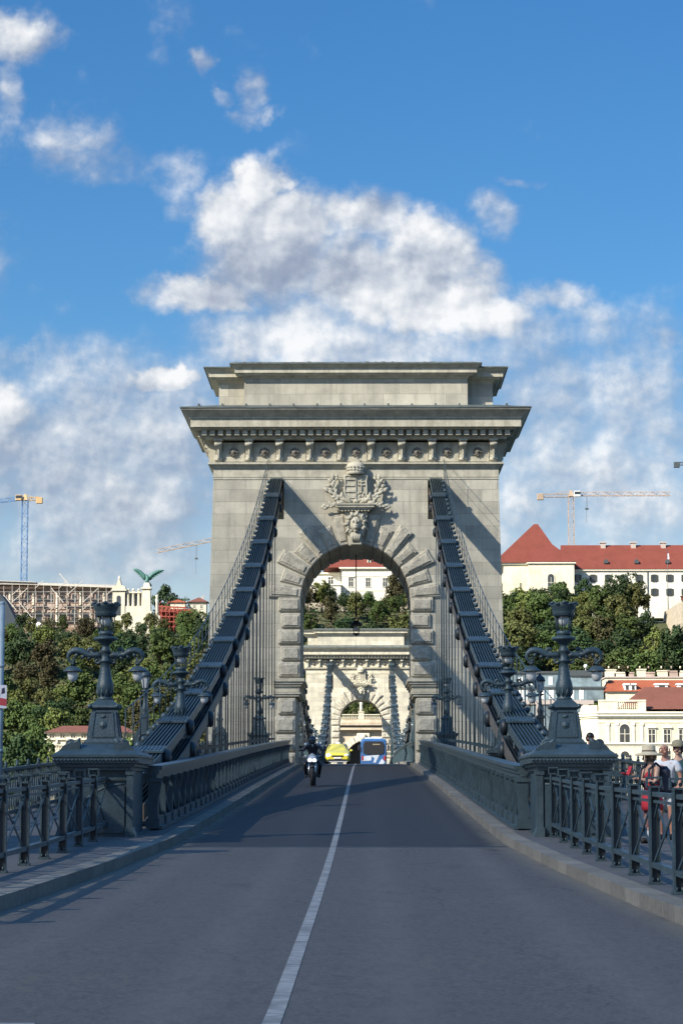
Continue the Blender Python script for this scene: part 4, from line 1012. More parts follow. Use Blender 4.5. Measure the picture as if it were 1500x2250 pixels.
mb = MB(); mb.prism([(-.42,zs+.10),(.12,zs+.02),(.12,zs+.15),(-.42,zs+.26)], -.083, -.081, 'y'); mb.build('red_band', M['sign_r'], sg)
mb = MB(); mb.prism([(.02,zs+.24),(.09,zs+.26),(.08,zs+.36),(.03,zs+.34)], -.083, -.081, 'y'); mb.prism([(-.06,zs+.19),(.0,zs+.20),(-.01,zs+.27),(-.05,zs+.28)], -.083, -.081, 'y'); mb.build('sticker', M['sign_k'], sg)

# ================================================================== STONE LIONS on their blocks, flanking the bridge end just outside the photo
def lion(x, sx, label):
    gz_ = -1.1; t = thing('stone_lion', label, 'statue', (x, 33.6, gz_), group='stone lions at the bridge end')
    mb = MB(); mb.box(-1.75,1.75,-.3,6.3,0,.5); mb.box(-1.55,1.55,-.1,6.1,.5,3.2); mb.box(-1.75,1.75,-.3,6.3,3.2,3.4); mb.box(-1.65,1.65,-.2,6.2,3.4,3.55); mb.build('plinth', M['stone_plain'], t)
    mb = MB(); rings = []
    for (y, r_, zc_, w_) in ((5.7,.35,4.1,.5),(5.2,.75,4.25,.75),(4.4,.80,4.3,.78),(3.4,.72,4.3,.70),(2.5,.80,4.45,.72),(1.8,.95,4.8,.74),(1.3,.85,5.2,.62),(1.0,.55,5.45,.42)):
        rings.append([(w_*math.cos(a), y, zc_+r_*math.sin(a)*.95) for a in [2*math.pi*k/14 for k in range(14)]])
    mb.loft(rings)
    mb.ball((0,1.0,5.5), .62, 14, (.9,.95,1.05)); mb.ball((0,.42,5.35), .30, 12, (.9,1,.8))
    for k in range(20): a = 2*math.pi*k/20; mb.tube([(.35*math.cos(a),.95,5.5+.4*math.sin(a)),(.72*math.cos(a),1.15,5.45+.75*math.sin(a)),(.80*math.cos(a),1.6,5.2+.7*math.sin(a))], [.16,.2,.06], 6)
    for e in (-1, 1): mb.tube([(e*.5,2.0,4.2),(e*.55,1.2,3.85),(e*.55,.2,3.75)], [.34,.25,.24], 8); mb.tube([(e*.7,4.9,4.3),(e*.85,4.2,3.85),(e*.85,3.6,3.75)], [.42,.3,.22], 8); mb.ball((e*.42,1.05,6.02), .13, 8)
    mb.tube([(0,5.8,4.0),(.9*sx,5.9,3.7),(1.2*sx,5.0,3.7),(1.2*sx,4.0,3.7)], [.12,.1,.1,.16], 8)
    mb.build('lion', M['stone_plain'], t)
    return t
lion(-8.9, -1, 'reclining stone lion on its block by the shaded fence, just outside the picture')
lion(9.6, 1, 'reclining stone lion on its block on the pedestrian side, just outside the picture')

# ================================================================== BUDA SIDE: materials
M['cream'] = mat('cream render', (.60,.565,.44), .85, var=.10, vs=.5, c2=(.47,.43,.31), streak=.30)
M['white_wall'] = mat('white render', (.60,.58,.50), .85, var=.09, vs=.5, c2=(.50,.48,.41), streak=.28)
M['trim'] = mat('pale trim', (.66,.62,.50), .85, var=.06, vs=1)
def tile_mat(name, c):
    m_ = bpy.data.materials.new(name); m_.use_nodes = True; g = G(m_.node_tree); b = m_.node_tree.nodes['Principled BSDF']; b.inputs['Roughness'].default_value = .8; b.inputs['Specular IOR Level'].default_value = .2
    co = g.add('ShaderNodeTexCoord').outputs['Object']; x, y, z = g.sep(co)
    br = g.add('ShaderNodeTexBrick'); g.put(br.inputs['Vector'], g.xyz(g.m('ADD', x, g.m('MULTIPLY', y, .3)), g.m('MULTIPLY', z, 1.3), 0)); br.inputs['Brick Width'].default_value = .5; br.inputs['Row Height'].default_value = .55; br.inputs['Mortar Size'].default_value = .04
    br.inputs['Color1'].default_value = (*[q*.85 for q in c], 1); br.inputs['Color2'].default_value = (*[q*1.15 for q in c], 1); br.inputs['Mortar'].default_value = (*[q*.6 for q in c], 1)
    cc = g.mix(g.m('MULTIPLY', g.rng(g.noise(co, .35, 5, .6), .45, .7), .5), br.outputs[0], tuple(q*.62 for q in c))
    g.l.new(cc, b.inputs['Base Color']); return m_
M['tile_red'] = tile_mat('red clay tiles', (.165,.044,.031)); M['tile_orange'] = tile_mat('orange clay tiles', (.29,.082,.040)); M['tile_brown'] = tile_mat('brown clay tiles', (.155,.062,.045))
M['shutter'] = mat('dark green shutters', (.035,.04,.035), .6); M['pinkstone'] = mat('pinkish unfinished facade', (.36,.28,.235), .9, var=.2, vs=.5, c2=(.26,.20,.17)); M['scaf'] = mat('galvanised scaffold', (.44,.41,.36), .5, var=.2); M['scaf_b'] = mat('brown planks', (.20,.13,.09), .8, var=.3)
M['scaf_red'] = mat('red scaffold paint', (.26,.055,.035), .6, var=.2); M['whitestone'] = mat('white limestone', (.55,.51,.40), .85, var=.08, vs=.5, c2=(.42,.39,.30)); M['bronze'] = mat('green bronze', (.045,.13,.11), .5, var=.3, vs=2)
M['oldstone'] = stone_mat('old fortress stone', (.36,.31,.23), 1.2, .5, .03, .4, (.2,.17,.13)); M['crane_blue'] = mat('blue crane paint', (.07,.16,.32), .5); M['crane_sand'] = mat('sand crane paint', (.30,.23,.17), .6); M['crane_grey'] = mat('pale crane paint', (.33,.25,.20), .6)
M['crane_orange'] = mat('orange crane cab', (.42,.28,.13), .6); M['crane_white'] = mat('white crane panel', (.7,.7,.68), .6); M['glass_blue'] = mat('reflecting facade glass', (.16,.22,.25), .08, var=.5, vs=.35, spec=.9, c2=(.05,.07,.09)); M['hotel_stone'] = mat('pink grey cladding', (.36,.31,.28), .8, var=.08); M['dark_metal'] = mat('dark metal cladding', (.05,.06,.065), .5)
M['tarp'] = mat('blue grey tarpaulin', (.024,.036,.050), .7, var=.1, vs=.3)
M['bark'] = mat('bark', (.09,.07,.05), .9, var=.3, vs=3)

# ================================================================== TREES
def leaf_mat(name, c, c2):
    m_ = bpy.data.materials.new(name); m_.use_nodes = True; g = G(m_.node_tree); b = m_.node_tree.nodes['Principled BSDF']; b.inputs['Roughness'].default_value = .7; b.inputs['Specular IOR Level'].default_value = .15
    co = g.add('ShaderNodeTexCoord').outputs['Object']; oi = g.add('ShaderNodeObjectInfo').outputs['Random']
    n = g.noise(co, .9, 4, .7)
    cc = g.mix(g.rng(n, .35, .65), c, c2)
    hs = g.add('ShaderNodeHueSaturation'); g.put(hs.inputs['Color'], cc); g.put(hs.inputs['Hue'], g.m('ADD', .485, g.m('MULTIPLY', oi, .03))); g.put(hs.inputs['Value'], g.m('ADD', .75, g.m('MULTIPLY', oi, .5)))
    g.l.new(hs.outputs[0], b.inputs['Base Color']); b.inputs['Subsurface Weight'].default_value = 0
    return m_
LM = {'green': leaf_mat('mid green leaves', (.036,.060,.016), (.062,.088,.024)), 'dark': leaf_mat('dark green leaves', (.018,.036,.014), (.034,.055,.020)),
      'olive': leaf_mat('olive leaves', (.055,.064,.020), (.082,.084,.026)), 'rust': leaf_mat('browning leaves', (.056,.046,.021), (.042,.043,.019)), 'bright': leaf_mat('yellow green leaves', (.070,.095,.022), (.105,.115,.032))}
def crown_mesh(name, seed, m_, rx=4.6, rz_=5.0, nl=40, per=64, leaf=.66, conif=False):
    rd = random.Random(seed); vs = []; fs = []
    lobes = []
    for i in range(nl):
        while True:
            p = Vector((rd.uniform(-1, 1), rd.uniform(-1, 1), rd.uniform(-.85, 1)))
            if .25 < p.length < .86: break
        rr = rd.uniform(.20, .38)
        lobes.append((Vector((p.x*rx, p.y*rx, p.z*rz_)), rr*rx))
    lobes.append((Vector((0, 0, 0)), rx*.5))
    for (c, r_) in lobes:
        for k in range(per):
            d = Vector((rd.gauss(0, 1), rd.gauss(0, 1), rd.gauss(0, 1))).normalized()
            if d.z < -.35 and rd.random() < .6: d.z = -d.z
            p = c + d*r_*rd.uniform(.72, 1.08)
            nrm = (d + Vector((rd.uniform(-1, 1), rd.uniform(-1, 1), rd.uniform(-.6, 1)))*.75).normalized()
            a = nrm.orthogonal().normalized(); b_ = nrm.cross(a); ang = rd.uniform(0, 6.28)
            a, b_ = a*math.cos(ang)+b_*math.sin(ang), b_*math.cos(ang)-a*math.sin(ang)
            L = leaf*rd.uniform(.6, 1.35); W = L*rd.uniform(.5, .8)
            i0 = len(vs); vs += [p-a*L*.5, p+b_*W*.5, p+a*L*.5, p-b_*W*.5+nrm*L*.12]; fs.append((i0, i0+1, i0+2, i0+3))
    me = bpy.data.meshes.new(name); me.from_pydata([tuple(v) for v in vs], [], fs); me.materials.append(m_); me.update(); return me
def tree_proto(kind, seed, rx, rz_, th=4.2, **k):
    t = thing('broadleaf_tree', '', 'tree'); me = crown_mesh('crown', seed, LM[kind], rx, rz_, **k)
    o = bpy.data.objects.new('crown', me); col.objects.link(o); o.parent = t; o.location = (0, 0, th+rz_*.62)
    mb = MB(); rd = random.Random(seed); mb.tube([(0,0,-.6),(.05,.03,th*.5),(-.05,.08,th),(.1,0,th+rz_*.7)], [.34,.26,.22,.10], 8)
    for i in range(6):
        a = rd.uniform(0, 6.28); r_ = rx*rd.uniform(.45, .75); h = th+rz_*rd.uniform(.3, 1.1)
        mb.tube([(0,0,th*.8),(r_*.4*math.cos(a), r_*.4*math.sin(a), (th+h)/2+.3),(r_*math.cos(a), r_*math.sin(a), h)], [.15,.09,.03], 6)
    mb.build('trunk', M['bark'], t)
    return t
KINDS = {}
for kind in LM:
    KINDS[kind] = [Proto(tree_proto(kind, 10+i*7+len(kind), rx, rz_)) for i, (rx, rz_) in enumerate(((4.4, 4.6), (5.0, 4.2), (3.8, 5.4)))]
DESC = {'green': 'mid green broadleaf tree', 'dark': 'dark green broadleaf tree', 'olive': 'olive green broadleaf tree', 'rust': 'browning broadleaf tree', 'bright': 'yellow green broadleaf tree'}
def put_tree(kind, x, y, sc, zone, z=None, rd=random, vi=None):
    p = KINDS[kind][vi if vi is not None else rd.randrange(3)]
    px = 799+(x-CAMX)/y*FPX
    if 'slope' in zone:
        if x < 0: where = 'at the left edge' if px < 70 else 'left of the big lamp' if px < 190 else 'behind the big lamp' if px < 290 else 'between two lamps' if px < 370 else 'beside the chain rail'
        else: where = 'hard by the tower' if px < 1150 else 'left of the big lamp' if px < 1215 else 'right of the big lamp' if px < 1310 else 'under the shuttered windows' if px < 1400 else 'at the right edge'
        hgt = ['lowest', 'second lowest', 'lower middle', 'upper middle', 'near top', 'topmost'][max(0, min(5, int((y-524)/24)))]
        lb = DESC[kind] + ' on the %s slope, %s, %s' % ('left' if x < 0 else 'right', where, hgt)
    else:
        where = 'left' if px < 745 else 'centre left' if px < 790 else 'centre right' if px < 840 else 'right'
        lb = DESC[kind] + ' in the near arch view, %s, %s' % (where, 'bottom row' if y < 600 else 'lower row' if y < 620 else 'middle row' if y < 640 else 'upper row' if y < 655 else 'row under the white palace')
    p.place((x, y, (hill_h(x, y) if z is None else z)-.2), rd.uniform(0, 6.28), (sc*rd.uniform(.9, 1.1), sc*rd.uniform(.9, 1.1), sc*rd.uniform(.9, 1.12)), lb, lb.replace('tree', 'trees'))
rd = random.Random(21)
def kindpick(v):
    return ['dark','green','green','olive','dark','green','bright','olive','green','dark','rust','green','dark','olive'][int(v*14) % 14]
def clump(x, y): return .5 + .5*noise.noise(Vector((x*.045, y*.05, 2.0)))*1.6
# left slope
row = 0
y = 524.0
while y < 668:
    x = -94 + (row % 2)*4
    while x < -17:
        zone = 'on the left slope below the scaffolded palace' if x < -48 else 'on the left slope by the tower edge'
        level = ', low down' if y < 565 else (', halfway up' if y < 615 else ', at the crest')
        jx, jy = x+rd.uniform(-2.5, 2.5), y+rd.uniform(-3, 3)
        if not (abs(jx) < 24 and jy < 575):
            s_ = rd.uniform(.72, 1.02)
            if y > 640: s_ *= .50
            elif y > 615: s_ *= .7
            put_tree(kindpick(clump(jx, jy)+rd.uniform(-.2, .2)), jx, jy, s_, zone+level, rd=rd)
        x += 7.0
    y += 11; row += 1
# right slope
y = 532.0
while y < 648:
    x = 22 + (row % 2)*4
    while x < 96:
        zone = 'on the right slope below the red roofed palace'
        level = ', low down' if y < 570 else (', halfway up' if y < 612 else ', at the crest')
        jx, jy = x+rd.uniform(-2.5, 2.5), y+rd.uniform(-3, 3)
        wall = jx > 70 and jy > 596
        if not wall:
            s_ = rd.uniform(.85, 1.15)
            if y > 625: s_ *= .85
            put_tree(kindpick(clump(jx, jy)*.9+rd.uniform(-.2, .2)), jx, jy, s_, zone+level, rd=rd)
        x += 6.4
    y += 9.5; row += 1
# centre, seen through the arches
for y in (584, 592, 602, 611, 620, 630, 640, 650, 660):
    for k in range(8):
        x = -21 + 6*k + rd.uniform(-2, 2)
        if y > 645 and -9 < x < 9: s_ = .50
        elif y > 625: s_ = .66 if x < 8 else .9
        else: s_ = rd.uniform(.6, .8)
        put_tree(kindpick(clump(x, y)+rd.uniform(-.2, .2)), x, y+rd.uniform(-3, 3), s_, 'seen through the near arch below the white palace' if y > 610 else 'above the tunnel seen through both arches', rd=rd)
# picked crowns: peaks against the palace walls and the sky
for px, pyt, D, kind, lb, sc in (
    (185, 1352, 648, 'rust', 'large, standing up before the scaffolded palace', 1.0), (705, 1290, 655, 'green', 'rounded, left inside the near arch before the palace porch', 1.0), (870, 1268, 655, 'olive', 'loose and tall, right inside the near arch', 1.1), (885, 1300, 650, 'dark', 'dense, lower right inside the near arch', 1.0),
    (1285, 1278, 640, 'dark', 'peaking before the red roofed palace wall', 1.0), (1372, 1252, 640, 'dark', 'tallest one before the long palace wing', 1.2), (1400, 1282, 636, 'olive', 'beside the tallest, by the corner of the fortress wall', 1.1), (1190, 1290, 640, 'olive', 'before the tower end of the red roofed palace', .95), (1130, 1300, 640, 'green', 'next to the shaft of the near tower, right crest', .95),
    (1235, 1287, 642, 'green', 'below the arched palace window', .95), (1330, 1300, 632, 'green', 'below the shuttered windows of the palace', .95), (1340, 1285, 645, 'dark', 'half hiding the lower shuttered windows', .9),
    (365, 1296, 735, 'dark', 'dark on the skyline behind the red scaffold', 1.0), (385, 1303, 735, 'dark', 'second dark one on the skyline behind the red scaffold', .9), (432, 1328, 640, 'green', 'dense, against the left edge of the near tower', 1.0), (405, 1340, 640, 'green', 'in front of the red scaffold', .8), (445, 1350, 632, 'dark', 'tucked against the near tower on the left', 1.0),
    (1480, 1392, 600, 'green', 'below the fortress wall at the right edge', 1.0), (1440, 1385, 596, 'bright', 'at the foot of the fortress wall', .9), (1420, 1350, 612, 'dark', 'at the corner of the fortress wall', 1.0),
    (45, 1625, 440, 'dark', 'near the river, low at the left edge', 1.0), (20, 1600, 450, 'green', 'with glinting leaves near the river at the left edge', 1.15), (75, 1610, 452, 'green', 'beside the brown roofed pavilion', 1.0), (112, 1640, 446, 'bright', 'small and sunlit below the pavilion', .55), (-30, 1590, 455, 'dark', 'just outside on the left bank', 1.2),
    (350, 1600, 470, 'dark', 'behind the lantern posts near the river', 1.0), (400, 1580, 480, 'olive', 'by the river left of the near tower', 1.1), (300, 1590, 478, 'green', 'by the river behind the dark pedestal', 1.1), (265, 1625, 470, 'bright', 'low shrub like one by the pavilion', .6), (1500, 1460, 560, 'dark', 'low down at the right edge behind the chimneys', 1.0)):
    p = at(px, pyt, D); gz = hill_h(p.x, D); H0 = 12.0
    sc_ = max(.45, min(1.9, (p.z-gz)/H0)) if sc else 1
    q = KINDS[kind][rd.randrange(3)]; q.place((p.x, D, max(gz, p.z-H0*sc_)-.2), rd.uniform(0, 6.28), (sc_*sc*.85, sc_*sc*.85, sc_), DESC[kind]+', '+lb, 'singled out trees on the Buda side')
# shrubs: ground cover over the slope between the trees
mb = MB(); rs = random.Random(4); vs = []; fs = []
for i in range(15000):
    x = rs.uniform(-96, 96); y = rs.uniform(518, 668)
    if abs(x) < 24 and y < 570: continue
    if x > 68 and y > 596: continue
    z = hill_h(x, y); h = rs.uniform(.2, 2.6)
    for k in range(3):
        p = Vector((x+rs.uniform(-.8, .8), y+rs.uniform(-.8, .8), z+h*rs.random())); a = Vector((rs.gauss(0,1), rs.gauss(0,1), rs.gauss(0,1))).normalized(); b_ = a.orthogonal().normalized(); L = rs.uniform(.4, .9)
        i0 = len(vs); vs += [p-a*L*.5, p+b_*L*.35, p+a*L*.5, p-b_*L*.35]; fs.append((i0,i0+1,i0+2,i0+3))
me = bpy.data.meshes.new('undergrowth'); me.from_pydata([tuple(v) for v in vs], [], fs); me.materials.append(LM['dark']); o = bpy.data.objects.new('undergrowth', me); col.objects.link(o); tag(o, 'tangled green undergrowth covering the castle hill between the trees', 'undergrowth', kind='stuff')

# ================================================================== BUILDINGS: helpers. Local frame: x along the facade, y into the building, z up from the base
def bld(name, label, cat, loc, rot=0): return thing(name, label, cat, loc, rot)
def window(t, x, z, w_, h, y=0, arch=False, frame=M['trim'], pane=None, shut=None, mull=True, pedi=False, depth=.25):
    mb = MB(); fw = .16*max(.6, w_/1.2); o_ = .10
    z1 = z+h
    if arch:
        r_ = w_/2; n = 10; out = [(x-r_-fw, z)] + [(x+(r_+fw)*-math.cos(math.pi*k/n), z1+(r_+fw)*math.sin(math.pi*k/n)) for k in range(n+1)] + [(x+r_+fw, z)]
        inn = [(x-r_, z)] + [(x+r_*-math.cos(math.pi*k/n), z1+r_*math.sin(math.pi*k/n)) for k in range(n+1)] + [(x+r_, z)]
        vs = [(a, y-o_, b) for a, b in out] + [(a, y-o_, b) for a, b in inn] + [(a, y, b) for a, b in out] + [(a, y+.02, b) for a, b in inn]; m_ = len(out)
        fs = []
        for i in range(m_-1): fs += [(i, i+1, m_+i+1, m_+i), (2*m_+i, 2*m_+i+1, i+1, i), (m_+i, m_+i+1, 3*m_+i+1, 3*m_+i)]
        mb._add(vs, fs); pn = MB().prism(inn, y-.03, y-.02, 'y')
    else:
        mb.box(x-w_/2-fw, x-w_/2, y-o_, y, z, z1); mb.box(x+w_/2, x+w_/2+fw, y-o_, y, z, z1); mb.box(x-w_/2-fw, x+w_/2+fw, y-o_-.02, y, z1, z1+fw)
        pn = MB().box(x-w_/2, x+w_/2, y-.03, y-.02, z, z1)
    mb.box(x-w_/2-fw*1.3, x+w_/2+fw*1.3, y-o_-.08, y, z-.16, z)
    if pedi:
        mb.box(x-w_/2-fw*1.6, x+w_/2+fw*1.6, y-.34, y, z1+fw+.12, z1+fw+.34)
    if mull:
        mb.box(x-.05, x+.05, y-.06, y-.035, z, z1); mb.box(x-w_/2, x+w_/2, y-.065, y-.035, z+h*.62, z+h*.62+.08)
    f = mb.build('window', frame, t); pn.build('pane', pane or M['glass_dark'], f)
    if shut:
        MB().box(x-w_/2-fw-.42, x-w_/2-.0, y-.17, y-.11, z, z1).build('shutter', shut, f); MB().box(x+w_/2+.0, x+w_/2+fw+.42, y-.17, y-.11, z, z1).build('shutter', shut, f)
    return f
def hip_roof(t, x0, x1, y0, y1, z0, h, ov=.5, m_=None, run=None, name='roof'):
    x0 -= ov; x1 += ov; y0 -= ov; y1 += ov; ym = (y0+y1)/2; r_ = run if run is not None else (y1-y0)/2
    if x1-x0 > 2*r_: A, B = (x0+r_, ym, z0+h), (x1-r_, ym, z0+h)
    else: A = B = ((x0+x1)/2, ym, z0+h); B = (B[0]+.01, B[1], B[2])
    mb = MB(); mb._add([(x0,y0,z0),(x1,y0,z0),(x1,y1,z0),(x0,y1,z0),A,B], [(0,1,5,4),(1,2,5),(2,3,4,5),(3,0,4),(0,3,2,1)])
    return mb.build(name, m_ or M['tile_red'], t)
def wall_box(t, x0, x1, y0, y1, z0, z1, m_, name='wall'): return MB().box(x0, x1, y0, y1, z0, z1).build(name, m_, t)
def bands(t, x0, x1, y, specs, m_=None, name='cornice', y1=None):
    mb = MB()
    for z0, z1, o_ in specs: mb.box(x0-o_, x1+o_, y-o_, y1 if y1 is not None else y+.3, z0, z1)
    return mb.build(name, m_ or M['trim'], t)

# ---------------------------------------------------------------- white palace framed by the near arch
D = 690; k = D/FPX; O = at(780, 1325, D)
t = bld('white_palace', 'white neoclassical palace with red roof seen through the near arch', 'palace', O)
wall_box(t, -3.8, 32, 0, 16, -3, 9.0, M['white_wall']); wall_box(t, -30, -3.9, 3.0, 14, -3, 8.2, M['white_wall']); wall_box(t, -11, -4.0, -1.8, 3.0, -3, 4.6, M['white_wall'], 'porch')
mb = MB(); mb.prism([(-8.2,-3),(-8.2,1.6)]+[(-6.6-1.6*math.cos(math.pi*q/8), 1.6+1.6*math.sin(math.pi*q/8)) for q in range(9)]+[(-5.0,-3)], -1.84, -1.82, 'y'); mb.build('porch_arch', M['glass_dark'], t)
bands(t, -3.8, 32, 0, [(9.0,9.4,.3),(9.4,9.8,.7)]); bands(t, -30, -4.0, 3.0, [(7.9,8.2,.2),(8.2,8.6,.5)], name='side_cornice'); bands(t, -3.8, 32, 0, [(3.2,3.5,.12),(7.3,7.45,.10)], name='string_course'); bands(t, -11, -4.0, -1.8, [(4.6,4.9,.3)], y1=3.2, name='porch_cornice')
for i, x in enumerate((-1.2, 3.6, 8.4, 13.2, 18.0)): window(t, x, 4.3, 1.25, 2.5, pedi=(i % 3 == 0), shut=None)
for x in (3.6, 8.4, 13.2): window(t, x, .2, 1.1, 1.1, mull=False)
window(t, -6.9, 5.3, 1.4, 2.0, y=3.0)
mb = MB(); mb.tube([(-4.1,-.15,-3),(-4.1,-.15,9.0)], .12, 6); mb.build('drainpipe', M['dark_metal'], t)
hip_roof(t, -8.5, 32, .2, 17, 9.8, 6.8, .6, M['tile_red'], 9)
mb = MB(); mb.box(3.4, 4.4, 1.6, 3.4, 10.8, 12.2); mb.prism([(3.2,12.2),(3.9,12.7),(4.6,12.2)], 1.5, 3.6, 'y'); d_ = mb.build('dormer', M['trim'], t); MB().box(3.65, 4.15, 1.57, 1.6, 11.1, 12.0).build('pane', M['glass_dark'], d_)
# terrace wall below it
t = bld('terrace_wall', 'low pale retaining wall under the white palace inside the arch', 'wall', (O.x, D-6, O.z)); mb = MB(); mb.box(-28, 30, 0, 1, -7, -.4); mb.box(-28, 30, -.2, 1.2, -.4, -.1); mb.build('wall', M['oldstone'], t)

# ---------------------------------------------------------------- red roofed palace, right
D = 668; O = at(1262, 1312, D); m_ = D/FPX
t = bld('red_roofed_palace', 'cream palace with steep red roofs and dark shuttered windows on the right skyline', 'palace', O)
# long wing (x 0..45), church end (x -21..0)
wall_box(t, .0, 46, 0, 14, -6, 7.1, M['white_wall']); bands(t, 0, 46, 0, [(6.6,6.9,.15),(6.9,7.25,.45)])
wall_box(t, -12.6, -.3, -4.2, 12, -6, 8.6, M['cream']); wall_box(t, -19.2, -12.6, -1.2, 13, -6, 8.6, M['cream'], 'side_wing')
bands(t, -12.6, -.3, -4.2, [(8.2,8.5,.15),(8.5,8.95,.45)], y1=12.3); bands(t, -19.2, -12.6, -1.2, [(8.2,8.5,.15),(8.5,8.95,.45)], y1=13.3, name='side_cornice')
f = window(t, -6.6, .8, 1.7, 4.0, y=-4.2, arch=True, frame=M['cream'])
window(t, -14.6, -.5, .35, 4.0, y=-1.2, frame=M['cream'], mull=False)
for i in range(11):
    x = 1.0+4.15*i; window(t, x, 4.0, .9, 1.75, frame=M['shutter'], shut=M['shutter'])
    window(t, x, .2, .9, 1.75, frame=M['shutter'], shut=M['shutter'])
# roofs
mb = MB(); ze = 8.95
mb._add([(-13.2,-4.8,ze),(.3,-4.8,ze),(.3,13,ze),(-13.2,13,ze),(-6.9,4.0,ze+6.6),(-6.9,4.2,ze+6.6)], [(0,1,4),(1,2,5,4),(2,3,5),(3,0,4,5)]); mb.build('front_roof', M['tile_red'], t)
mb = MB(); mb._add([(-22.0,-2.0,ze),(-2.5,-2.0,ze),(-2.5,16,ze),(-22.0,16,ze),(-10.3,7,ze+11.5),(-9.2,7,ze+11.5)], [(0,1,5,4),(1,2,5),(2,3,4,5),(3,0,4)]); mb.build('tower_roof', M['tile_red'], t)
mb = MB(); mb._add([(-3,-.6,7.3),(46,-.6,7.3),(46,14.6,7.3),(-3,14.6,7.3),(-3,7,14.6),(46,7,14.6)], [(0,1,5,4),(2,3,4,5),(1,2,5),(3,0,4)]); mb.build('long_roof', M['tile_red'], t)
for x in (8.6, 16.9, 25.1, 33): 
    c_ = MB(); c_.box(x-.65, x+.65, 6.0, 7.4, 13.6, 15.1); c_.box(x-.95, x+.95, 5.8, 7.6, 15.1, 15.45); c_.build('chimney', M['hotel_stone'], t)
for x in (8.8, 17.1, 25.5): 
    c_ = MB(); c_.prism([(x-.6,9.0),(x+.6,9.0),(x+.6,9.6),(x,10.3),(x-.6,9.6)], .6, 3.0, 'y'); c_.build('dormer', M['dark_metal'], t)
wall_box(t, -25.0, -21.2, 2, 12, -6, 5.4, M['white_wall'], 'white_annex'); hip_roof(t, -25, -21.2, 2, 12, 5.4, 1.6, .4, M['dark_metal'], name='annex_roof')
mb = MB(); mb.tube([(19.9,-.2,-4),(19.9,-.2,7.0)], .12, 6); mb.build('drainpipe', M['dark_metal'], t)
mb = MB(); mb.tube([(25.1,-8,-3),(25.1,-8,10.6)], [.13,.05], 6); f = at(1468, 1320, 650); tt = bld('flagpole', 'thin dark flagpole standing in front of the long palace wing', 'flagpole', (f.x, 650, hill_h(f.x, 650))); mb = MB(); hh = at(1468,1210,650).z-hill_h(f.x,650); mb.tube([(0,0,0),(0,0,hh)], [.14,.06], 6); mb.ball((0,0,hh), .15, 6); mb.build('pole', M['dark_metal'], tt); mb = MB(); mb.prism([(.0,hh-2.6),(.5,hh-2.4),(.35,hh-.9),(0,hh-1.0)], -.03, .03, 'y'); mb.build('flag', M['sign_w'], tt)
# fortress wall at the right edge
p = at(1440, 1318, 640)
t = bld('fortress_wall', 'old rough stone bastion wall at the right edge below the palace', 'wall', (p.x, 606, 30)); zt = p.z-30-3
mb = MB(); mb.loft([[(0.5,0,-3),(36,0,-6),(36,40,-6),(0,40,-6)], [(3.0,1.8,zt),(36,1.8,zt),(36,40,zt),(3.0,40,zt)]], smooth=False); mb.build('wall', M['oldstone'], t)
mb = MB(); mb.box(2.6, 36, 1.4, 2.6, zt, zt+.9); mb.box(2.4, 36, 1.2, 2.8, zt+.9, zt+1.1); mb.build('parapet', M['tile_brown'], t)

# ---------------------------------------------------------------- palace wing under scaffold, left
D = 700; O = at(0, 1378, D); L = 250*D/FPX
t = bld('scaffolded_palace', 'long palace facade under reconstruction covered in scaffolding, left skyline', 'palace', (O.x-8, D, O.z))
hL = 11.6; LL = L+8
wall_box(t, 0, LL, 0, 14, -2, hL, M['pinkstone'])
mb = MB(); mb.prism([(0,hL+.7),(LL,hL-.75),(LL,hL-.1),(0,hL+1.4)], -1.9, 14, 'y'); mb.prism([(0,hL+1.4),(LL*.45,hL+.75),(LL*.45,hL+.9),(0,hL+1.6)], -2.4, 3, 'y'); mb.build('temporary_roof', M['scaf'], t)
n = 12
for i in range(n):
    x = 2.0+i*LL/n
    window(t, x, 6.8, 1.4, 2.4, frame=M['pinkstone'], mull=False); window(t, x, 1.6, 1.7, 2.4, arch=(i % 3 == 2), frame=M['pinkstone'], mull=False)
    mb = MB(); mb.box(x-1.9, x-1.5, -.3, 0, .8, 9.6); mb.box(x-2.0, x-1.4, -.4, 0, 9.2, 9.7); mb.build('pilaster', M['trim'] if i % 2 else M['pinkstone'], t)
bands(t, 0, LL, 0, [(4.9,5.3,.3),(9.8,10.2,.4)], M['pinkstone'], 'string_course')
mb = MB(); mq = MB()
rs = random.Random(8)
for i in range(19):
    x = i*LL/18
    for y_ in (-.7, -1.8): mb.bar((x, y_, -2), (x+rs.uniform(-.1, .1), y_, hL+rs.uniform(-.3, .8)), .09)
    for lv in range(6):
        z = .3+2.1*lv
        if i < 18:
            (mq.bar((x, -1.25, z), (x+LL/18, -1.25, z), 1.0, .10) if rs.random() < .55 else None); mb.bar((x, -1.85, z+1.0), (x+LL/18, -1.85, z+1.0), .07)
            if rs.random() < .22: mb.bar((x, -1.85, z), (x+LL/18, -1.85, z+2.1), .16)
            if rs.random() < .08: mb.bar((x+LL/18*1.6, -1.9, z), (x, -1.9, z+4.2), .22)
mb.build('scaffold_tubes', M['scaf'], t); mq.build('scaffold_decks', M['scaf_b'], t)
# sloping blue grey roof in front
t = bld('tarpaulin_shed', 'steep blue grey sheeted roof against the scaffolded palace at the left edge', 'shed', (at(0,1385,672).x-6, 672, at(0,1386,672).z-1.5))
mb = MB(); mb.prism([(0,0),(11.4,0),(11.4,1.5),(7.4,9.2),(5.8,11.2),(4.5,11.2),(0,6)], 0, 8, 'y'); mb.build('sheeting', M['tarp'], t); mb = MB(); mb.box(-.2, 11.6, -.2, 8.2, 1.2, 1.5); mb.build('ledge', M['dark_metal'], t)
